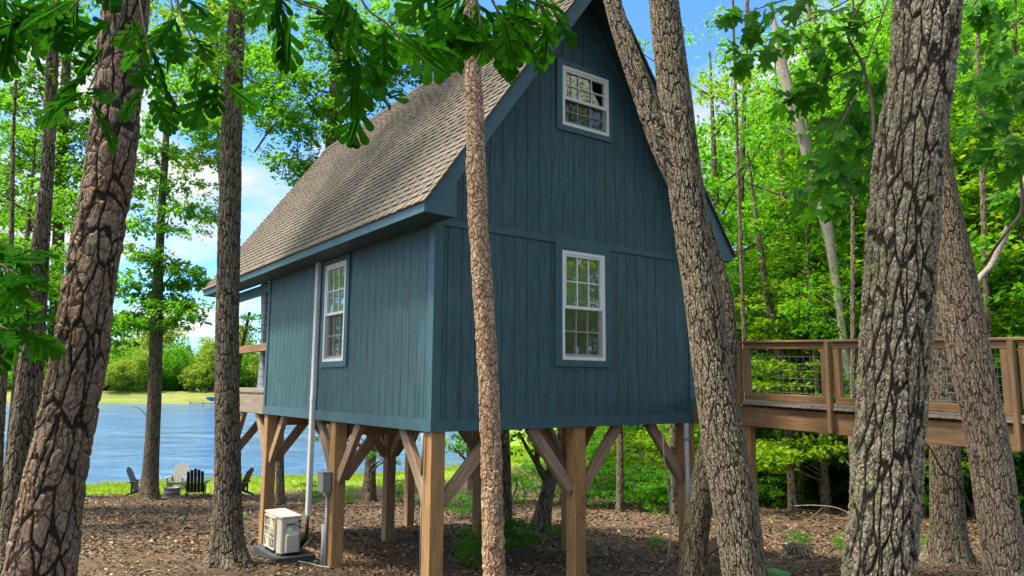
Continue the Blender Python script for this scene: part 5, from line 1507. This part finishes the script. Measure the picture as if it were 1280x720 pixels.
# little weeds under the cabin
wd_spots = [(578, 20.5, 0.5), (600, 11.3, 0.42), (640, 13.0, 0.45), (590, 13.0, 0.3), (655, 14.2, 0.3), (312, 20, 0.16), (990, 14, 0.22), (1040, 14, 0.2), (1052, 12.5, 0.14), (815, 14, 0.18), (1058, 15, 0.2), (440, 26, 0.5), (505, 27, 0.55), (545, 27, 0.6), (395, 27, 0.5), (1135, 13, 0.25), (700, 15.5, 0.25)]
wl_ = ['bushy green weed on the ground behind the thin pine', 'leafy weed beside the foot of the thin pine', 'leafy weed right of the thin pine foot', 'small weed left of the thin pine foot', 'small weed in the leaf litter under the cabin middle', 'tiny green seedling in the litter near the chairs',
       'small green seedling near the rotten stump', 'pale green seedling in the leaves below the footbridge', 'tiny seedling beside the mossy oak', 'tiny weed near the hanging rope', 'seedling under the thin grey sapling', 'green weed at the grass edge under the cabin side wall', 'tall weed at the grass edge between far posts', 'weed at the shore behind the corner post', 'weed at the grass edge behind the white duct', 'yellow green seedling beside the flared roots', 'small weed left of the middle post']
for i, ((px_, d, sc), lb_) in enumerate(zip(wd_spots, wl_)):
    place_tree('shrub_y' if i % 2 else 'shrub_g', at(px_, d), d, sc, i * 0.9, lb_, None, 'weed', 'plant')

M['stick'] = mat_plain('dead_branch_bark', (0.19, 0.15, 0.11), 0.85, 0.35, 0, 12)
# stump, fallen branches, green lid
def stump():
    d = 12.6; x = at(990, d)
    t = empty('rotten_stump', (x, d, gz(x, d)))
    parts = [trunk_arrays(np.array([[0, 0, -0.1, 0.20], [0.01, 0, 0.08, 0.17], [0.02, 0.0, 0.16, 0.15], [0.03, 0, 0.20, 0.09], [0.03, 0, 0.21, 0.01]]), 40, 0.02, 0.9, 0.1, 0.12, 3, 0.0)]
    trunk_obj('stump_wood', parts, M['furrow'], t)
    tag(t, 'low rotten brown stump in the leaf litter right of the forked oak', 'stump')
stump()
def stick(pixd, r, label):
    mb = MB()
    pts = []
    for (px_, d, h) in pixd:
        x = at(px_, d); pts.append((x, d, gz(x, d) + h))
    sm = catmull(pts, 6)
    mb.tube(sm, list(np.linspace(r, r * 0.35, len(sm))), 7)
    tag(mb.build('fallen_branch', M['twig'] if r < 0.011 else M['stick'], None, True), label, 'branch')
stick([(985, 20.5, 0.35), (1010, 20, 0.42), (1040, 19.5, 0.38), (1065, 19, 0.15), (1085, 18.6, 0.02)], 0.016, 'pale arching fallen branch in front of the wood edge')
stick([(995, 19.5, 0.02), (1010, 19.8, 0.2), (1022, 20, 0.36)], 0.014, 'short pale stick propped on the fallen branch')
stick([(985, 11.8, 0.02), (1005, 11.8, 0.03), (1025, 11.9, 0.02)], 0.013, 'thin stick lying near the rotten stump')
stick([(1058, 14, 0.02), (1068, 14.6, 0.10), (1080, 15.4, 0.12)], 0.016, 'pale stick in the leaves left of the mossy oak')
stick([(195, 10.4, 0.02), (205, 10.5, 0.03), (222, 10.3, 0.02)], 0.012, 'pale stick on the ground left of the porch end trunk')
stick([(640, 27, 0.05), (647, 26.8, 0.6), (640, 26.6, 1.0)], 0.05, 'pale broken stem leaning in the grass behind the thin pine')
gl = MB(); gl.cbox((-0.12, -0.16, -0.03), (0.12, 0.16, 0.06), 0.03); gl.cbox((-0.10, -0.14, 0.06), (0.10, 0.14, 0.075), 0.02)
M['green'] = mat_plain('green_plastic', (0.10, 0.26, 0.10), 0.5, 0.15)
d = 10.35; x = at(962, d)
o = gl.build('valve_box', M['green']); o.location = (x, d, gz(x, d)); o.rotation_euler = (0, 0, 0.5)
tag(o, 'low green plastic lid on the ground right of the forked oak', 'valve box')

# ------------------------------------------------------------------ chairs, tub, dock by the lake
def adirondack(mat, label, x, y, rz, first=None):
    """faces local -y; seat slopes back"""
    t = empty('adirondack_chair', (x, y, gz(x, y)), rz)
    tag(t, label, 'chair', 'lakeside garden chairs')
    if first is not None:
        for ch in first.children:
            c = ch.copy(); col.objects.link(c); c.parent = t
            if mat is not None:
                c.data = ch.data.copy(); c.data.materials[0] = mat
        return t
    lean = 0.42
    bk = MB()
    hs_ = [0.80, 0.86, 0.90, 0.86, 0.80]
    for i in range(5):
        xx = -0.24 + i * 0.12
        h = hs_[i]
        def q_(z, dy): return (0.20 + dy + (z) * math.tan(lean), 0.20 + z)
        y0, z0 = q_(0, 0); y1, z1 = q_(h, 0)
        bk.add([(xx - 0.053, y0, z0), (xx + 0.053, y0, z0), (xx + 0.053, y1, z1), (xx - 0.053, y1, z1), (xx - 0.053, y0 + 0.022, z0), (xx + 0.053, y0 + 0.022, z0), (xx + 0.053, y1 + 0.022, z1), (xx - 0.053, y1 + 0.022, z1)],
               [(0, 1, 2, 3), (7, 6, 5, 4), (0, 4, 5, 1), (1, 5, 6, 2), (2, 6, 7, 3), (3, 7, 4, 0)])
    bk.build('backrest', mat, t)
    st = MB()
    for i in range(6):
        yy = -0.33 + i * 0.1; z = 0.37 - 0.17 * (i / 5)
        st.box((-0.28, yy, z), (0.28, yy + 0.085, z + 0.022))
    st.build('seat', mat, t)
    for sx_ in (-1, 1):
        ar = MB(); ar.box((sx_ * 0.37 - 0.07, -0.36, 0.545), (sx_ * 0.37 + 0.07, 0.36, 0.568)); ar.build('armrest', mat, t)
        lg = MB(); lg.box((sx_ * 0.31 - 0.015, -0.32, 0.0), (sx_ * 0.31 + 0.015, -0.22, 0.543)); lg.build('leg', mat, t)
        lg = MB(); poly_x(lg, [(-0.34, 0.36), (-0.34, 0.27), (0.58, 0.0), (0.68, 0.0), (0.45, 0.12)], sx_ * 0.285 - 0.012, sx_ * 0.285 + 0.012); lg.build('leg', mat, t)
        lg = MB(); lg.box((sx_ * 0.31 - 0.012, 0.28, 0.10), (sx_ * 0.31 + 0.012, 0.35, 0.543)); lg.build('arm_support', mat, t)
    ba = MB(); ba.box((-0.34, 0.405, 0.50), (0.34, 0.43, 0.56)); ba.build('back_rail', mat, t)
    return t
M['chair_dark'] = mat_plain('dark_chair_paint', (0.022, 0.02, 0.022), 0.45, 0.2)
M['chair_pale'] = mat_plain('pale_chair_paint', (0.21, 0.21, 0.21), 0.5, 0.1)
d = 28.3
c0 = adirondack(M['chair_dark'], 'dark slatted chair with its back turned in the middle of the group', at(253, d), d, math.pi + 0.3)
adirondack(M['chair_pale'], 'pale grey slatted chair facing us beside the tub', at(229, 32.2), 32.2, 0.1, c0)
adirondack(None, 'dark chair seen from the side left of the slim lakeside trunk', at(188, 29.5), 29.5, math.pi / 2 + 0.15, c0)
adirondack(None, 'dark chair seen from the side just right of the porch end trunk', at(302, 29.5), 29.5, -math.pi / 2 - 0.1, c0)
def tub():
    d = 29.2; x = at(224, d)
    t = empty('fire_tub', (x, d, gz(x, d)))
    tag(t, 'small round pale metal tub between the chairs', 'tub')
    b = MB(); n = 28
    prof = [(0.27, 0), (0.29, 0.1), (0.297, 0.11), (0.297, 0.13), (0.29, 0.14), (0.305, 0.25), (0.312, 0.26), (0.312, 0.285), (0.285, 0.285), (0.26, 0.05)]
    vs = [(r * math.cos(2 * math.pi * i / n), r * math.sin(2 * math.pi * i / n), z) for r, z in prof for i in range(n)]
    fs = [(j * n + i, j * n + (i + 1) % n, (j + 1) * n + (i + 1) % n, (j + 1) * n + i) for j in range(len(prof) - 1) for i in range(n)]
    fs.append(tuple((len(prof) - 1) * n + i for i in range(n)))
    b.add(vs, fs); b.build('shell', M['chair_pale'], t, True)
    r_ = MB(); r_.tube([(0.315 * math.cos(2 * math.pi * i / n), 0.315 * math.sin(2 * math.pi * i / n), 0.292) for i in range(n + 1)], 0.012, 6); r_.build('rim', M['black'], t, True)
tub()
def far_dock():
    d = 170; x = at(258, d)
    t = empty('floating_dock', (x, d, WATER))
    tag(t, 'small pale dock at the far shore of the lake', 'dock')
    b = MB(); b.box((-3.2, -1.2, 0.25), (3.2, 1.2, 0.5)); b.build('deck', M['deck'], t)
    for xx in (-3, 0, 3):
        p_ = MB(); p_.tube([(xx, -1.25, -1), (xx, -1.25, 0.65)], 0.12, 8); p_.build('pile', M['deck'], t)
    M['blue'] = mat_plain('blue_hull', (0.03, 0.16, 0.42), 0.4, 0.1)
    k = MB()
    sec = [(-2.2, 0.05, 0.6), (-1.4, 0.45, 0.3), (0, 0.62, 0.2), (1.4, 0.45, 0.3), (2.2, 0.05, 0.6)]
    vs = []
    for xx, w, z in sec: vs += [(xx, -w, 0.95), (xx, 0, z), (xx, w, 0.95)]
    fs = []
    for i in range(4):
        a = 3 * i
        fs += [(a, a + 1, a + 4, a + 3), (a + 1, a + 2, a + 5, a + 4), (a, a + 3, a + 5, a + 2)]
    k.add(vs, fs)
    o = k.build('rowing_boat', M['blue']); xx = at(271, d - 1); o.location = (xx, d - 1, WATER + 0.4); o.scale = (1.0, 1.4, 1.4)
    tag(o, 'small blue boat beside the pale dock on the far shore', 'boat')
far_dock()

# ------------------------------------------------------------------ light and sky
sun_dir = Vector((-0.42, -0.10, 0.90)).normalized()
el = math.asin(sun_dir.z); az = math.atan2(sun_dir.x, sun_dir.y)
sl = bpy.data.lights.new('sun', 'SUN')
sl.energy = 2.8; sl.angle = R(6); sl.color = (1.0, 0.95, 0.86)
so_ = bpy.data.objects.new('sun', sl); col.objects.link(so_)
so_.rotation_euler = sun_dir.to_track_quat('Z', 'Y').to_euler()
so_.location = (0, 0, 30)
world = bpy.data.worlds.new('World'); scene.world = world
world.use_nodes = True
wt = world.node_tree; wt.nodes.clear()
def wn(typ, **kw):
    nd = wt.nodes.new(typ)
    ins = kw.pop('ins', {})
    for k_, v_ in kw.items(): setattr(nd, k_, v_)
    for k_, v_ in ins.items():
        if isinstance(v_, bpy.types.NodeSocket): wt.links.new(v_, nd.inputs[k_])
        else: nd.inputs[k_].default_value = v_
    return nd
sky = wn('ShaderNodeTexSky', sky_type='NISHITA', sun_disc=False, sun_elevation=el, sun_rotation=az, altitude=200, air_density=1.0, dust_density=0.6, ozone_density=3.0)
tc = wn('ShaderNodeTexCoord').outputs['Generated']
sep = wn('ShaderNodeSeparateXYZ', ins={0: tc})
zz = wn('ShaderNodeMath', operation='MAXIMUM', ins={0: sep.outputs[2], 1: 0.0})
zp = wn('ShaderNodeMath', operation='ADD', ins={0: zz.outputs[0], 1: 0.16})
cxn = wn('ShaderNodeMath', operation='DIVIDE', ins={0: sep.outputs[0], 1: zp.outputs[0]})
cyn = wn('ShaderNodeMath', operation='DIVIDE', ins={0: sep.outputs[1], 1: zp.outputs[0]})
cv = wn('ShaderNodeCombineXYZ', ins={0: cxn.outputs[0], 1: cyn.outputs[0], 2: 5.2})
nz = wn('ShaderNodeTexNoise', ins={'Vector': cv.outputs[0], 'Scale': 1.15, 'Detail': 8.0, 'Roughness': 0.56, 'Distortion': 0.25})
# unseen bright cloud added round the sun for fill light, white clouds lower down
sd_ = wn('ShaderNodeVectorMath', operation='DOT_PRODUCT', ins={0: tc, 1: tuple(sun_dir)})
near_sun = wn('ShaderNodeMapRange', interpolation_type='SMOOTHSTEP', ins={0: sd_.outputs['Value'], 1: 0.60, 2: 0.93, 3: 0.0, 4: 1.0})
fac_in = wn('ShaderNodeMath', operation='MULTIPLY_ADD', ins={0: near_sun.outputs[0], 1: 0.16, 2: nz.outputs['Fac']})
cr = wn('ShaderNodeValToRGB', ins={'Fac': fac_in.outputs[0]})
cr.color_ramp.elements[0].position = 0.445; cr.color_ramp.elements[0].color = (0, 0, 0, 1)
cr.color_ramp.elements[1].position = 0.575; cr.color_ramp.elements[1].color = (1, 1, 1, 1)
nz2 = wn('ShaderNodeTexNoise', ins={'Vector': cv.outputs[0], 'Scale': 3.1, 'Detail': 6.0, 'Roughness': 0.6})
cl = wn('ShaderNodeMix', data_type='RGBA', ins={0: nz2.outputs['Fac'], 6: (1.35, 1.6, 1.95, 1), 7: (2.15, 2.2, 2.28, 1)})
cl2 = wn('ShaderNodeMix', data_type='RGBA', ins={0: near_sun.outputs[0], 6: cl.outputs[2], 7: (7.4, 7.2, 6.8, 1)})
tint = wn('ShaderNodeMix', data_type='RGBA', blend_type='MULTIPLY', ins={0: 1.0, 6: sky.outputs[0], 7: (0.26, 0.50, 0.80, 1)})
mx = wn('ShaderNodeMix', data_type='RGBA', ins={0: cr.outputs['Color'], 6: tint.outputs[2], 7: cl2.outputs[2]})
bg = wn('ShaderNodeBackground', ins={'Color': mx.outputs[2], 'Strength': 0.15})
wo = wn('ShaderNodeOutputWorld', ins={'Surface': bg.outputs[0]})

scene.view_settings.view_transform = 'Standard'
scene.view_settings.look = 'None'
scene.view_settings.gamma = 1
scene.view_settings.use_curve_mapping = False
scene.view_settings.exposure = 1.8
scene.view_settings.use_white_balance = True
scene.view_settings.white_balance_temperature = 7300
scene.view_settings.white_balance_tint = 10
scene.render.engine = 'CYCLES'
scene.cycles.max_bounces = 7
scene.cycles.diffuse_bounces = 4
scene.cycles.glossy_bounces = 3
scene.cycles.transmission_bounces = 5
scene.cycles.transparent_max_bounces = 6
scene.cycles.use_denoising = True
scene.cycles.use_adaptive_sampling = True
scene.cycles.sample_clamp_indirect = 8
scene.cycles.caustics_reflective = False
scene.cycles.caustics_refractive = False
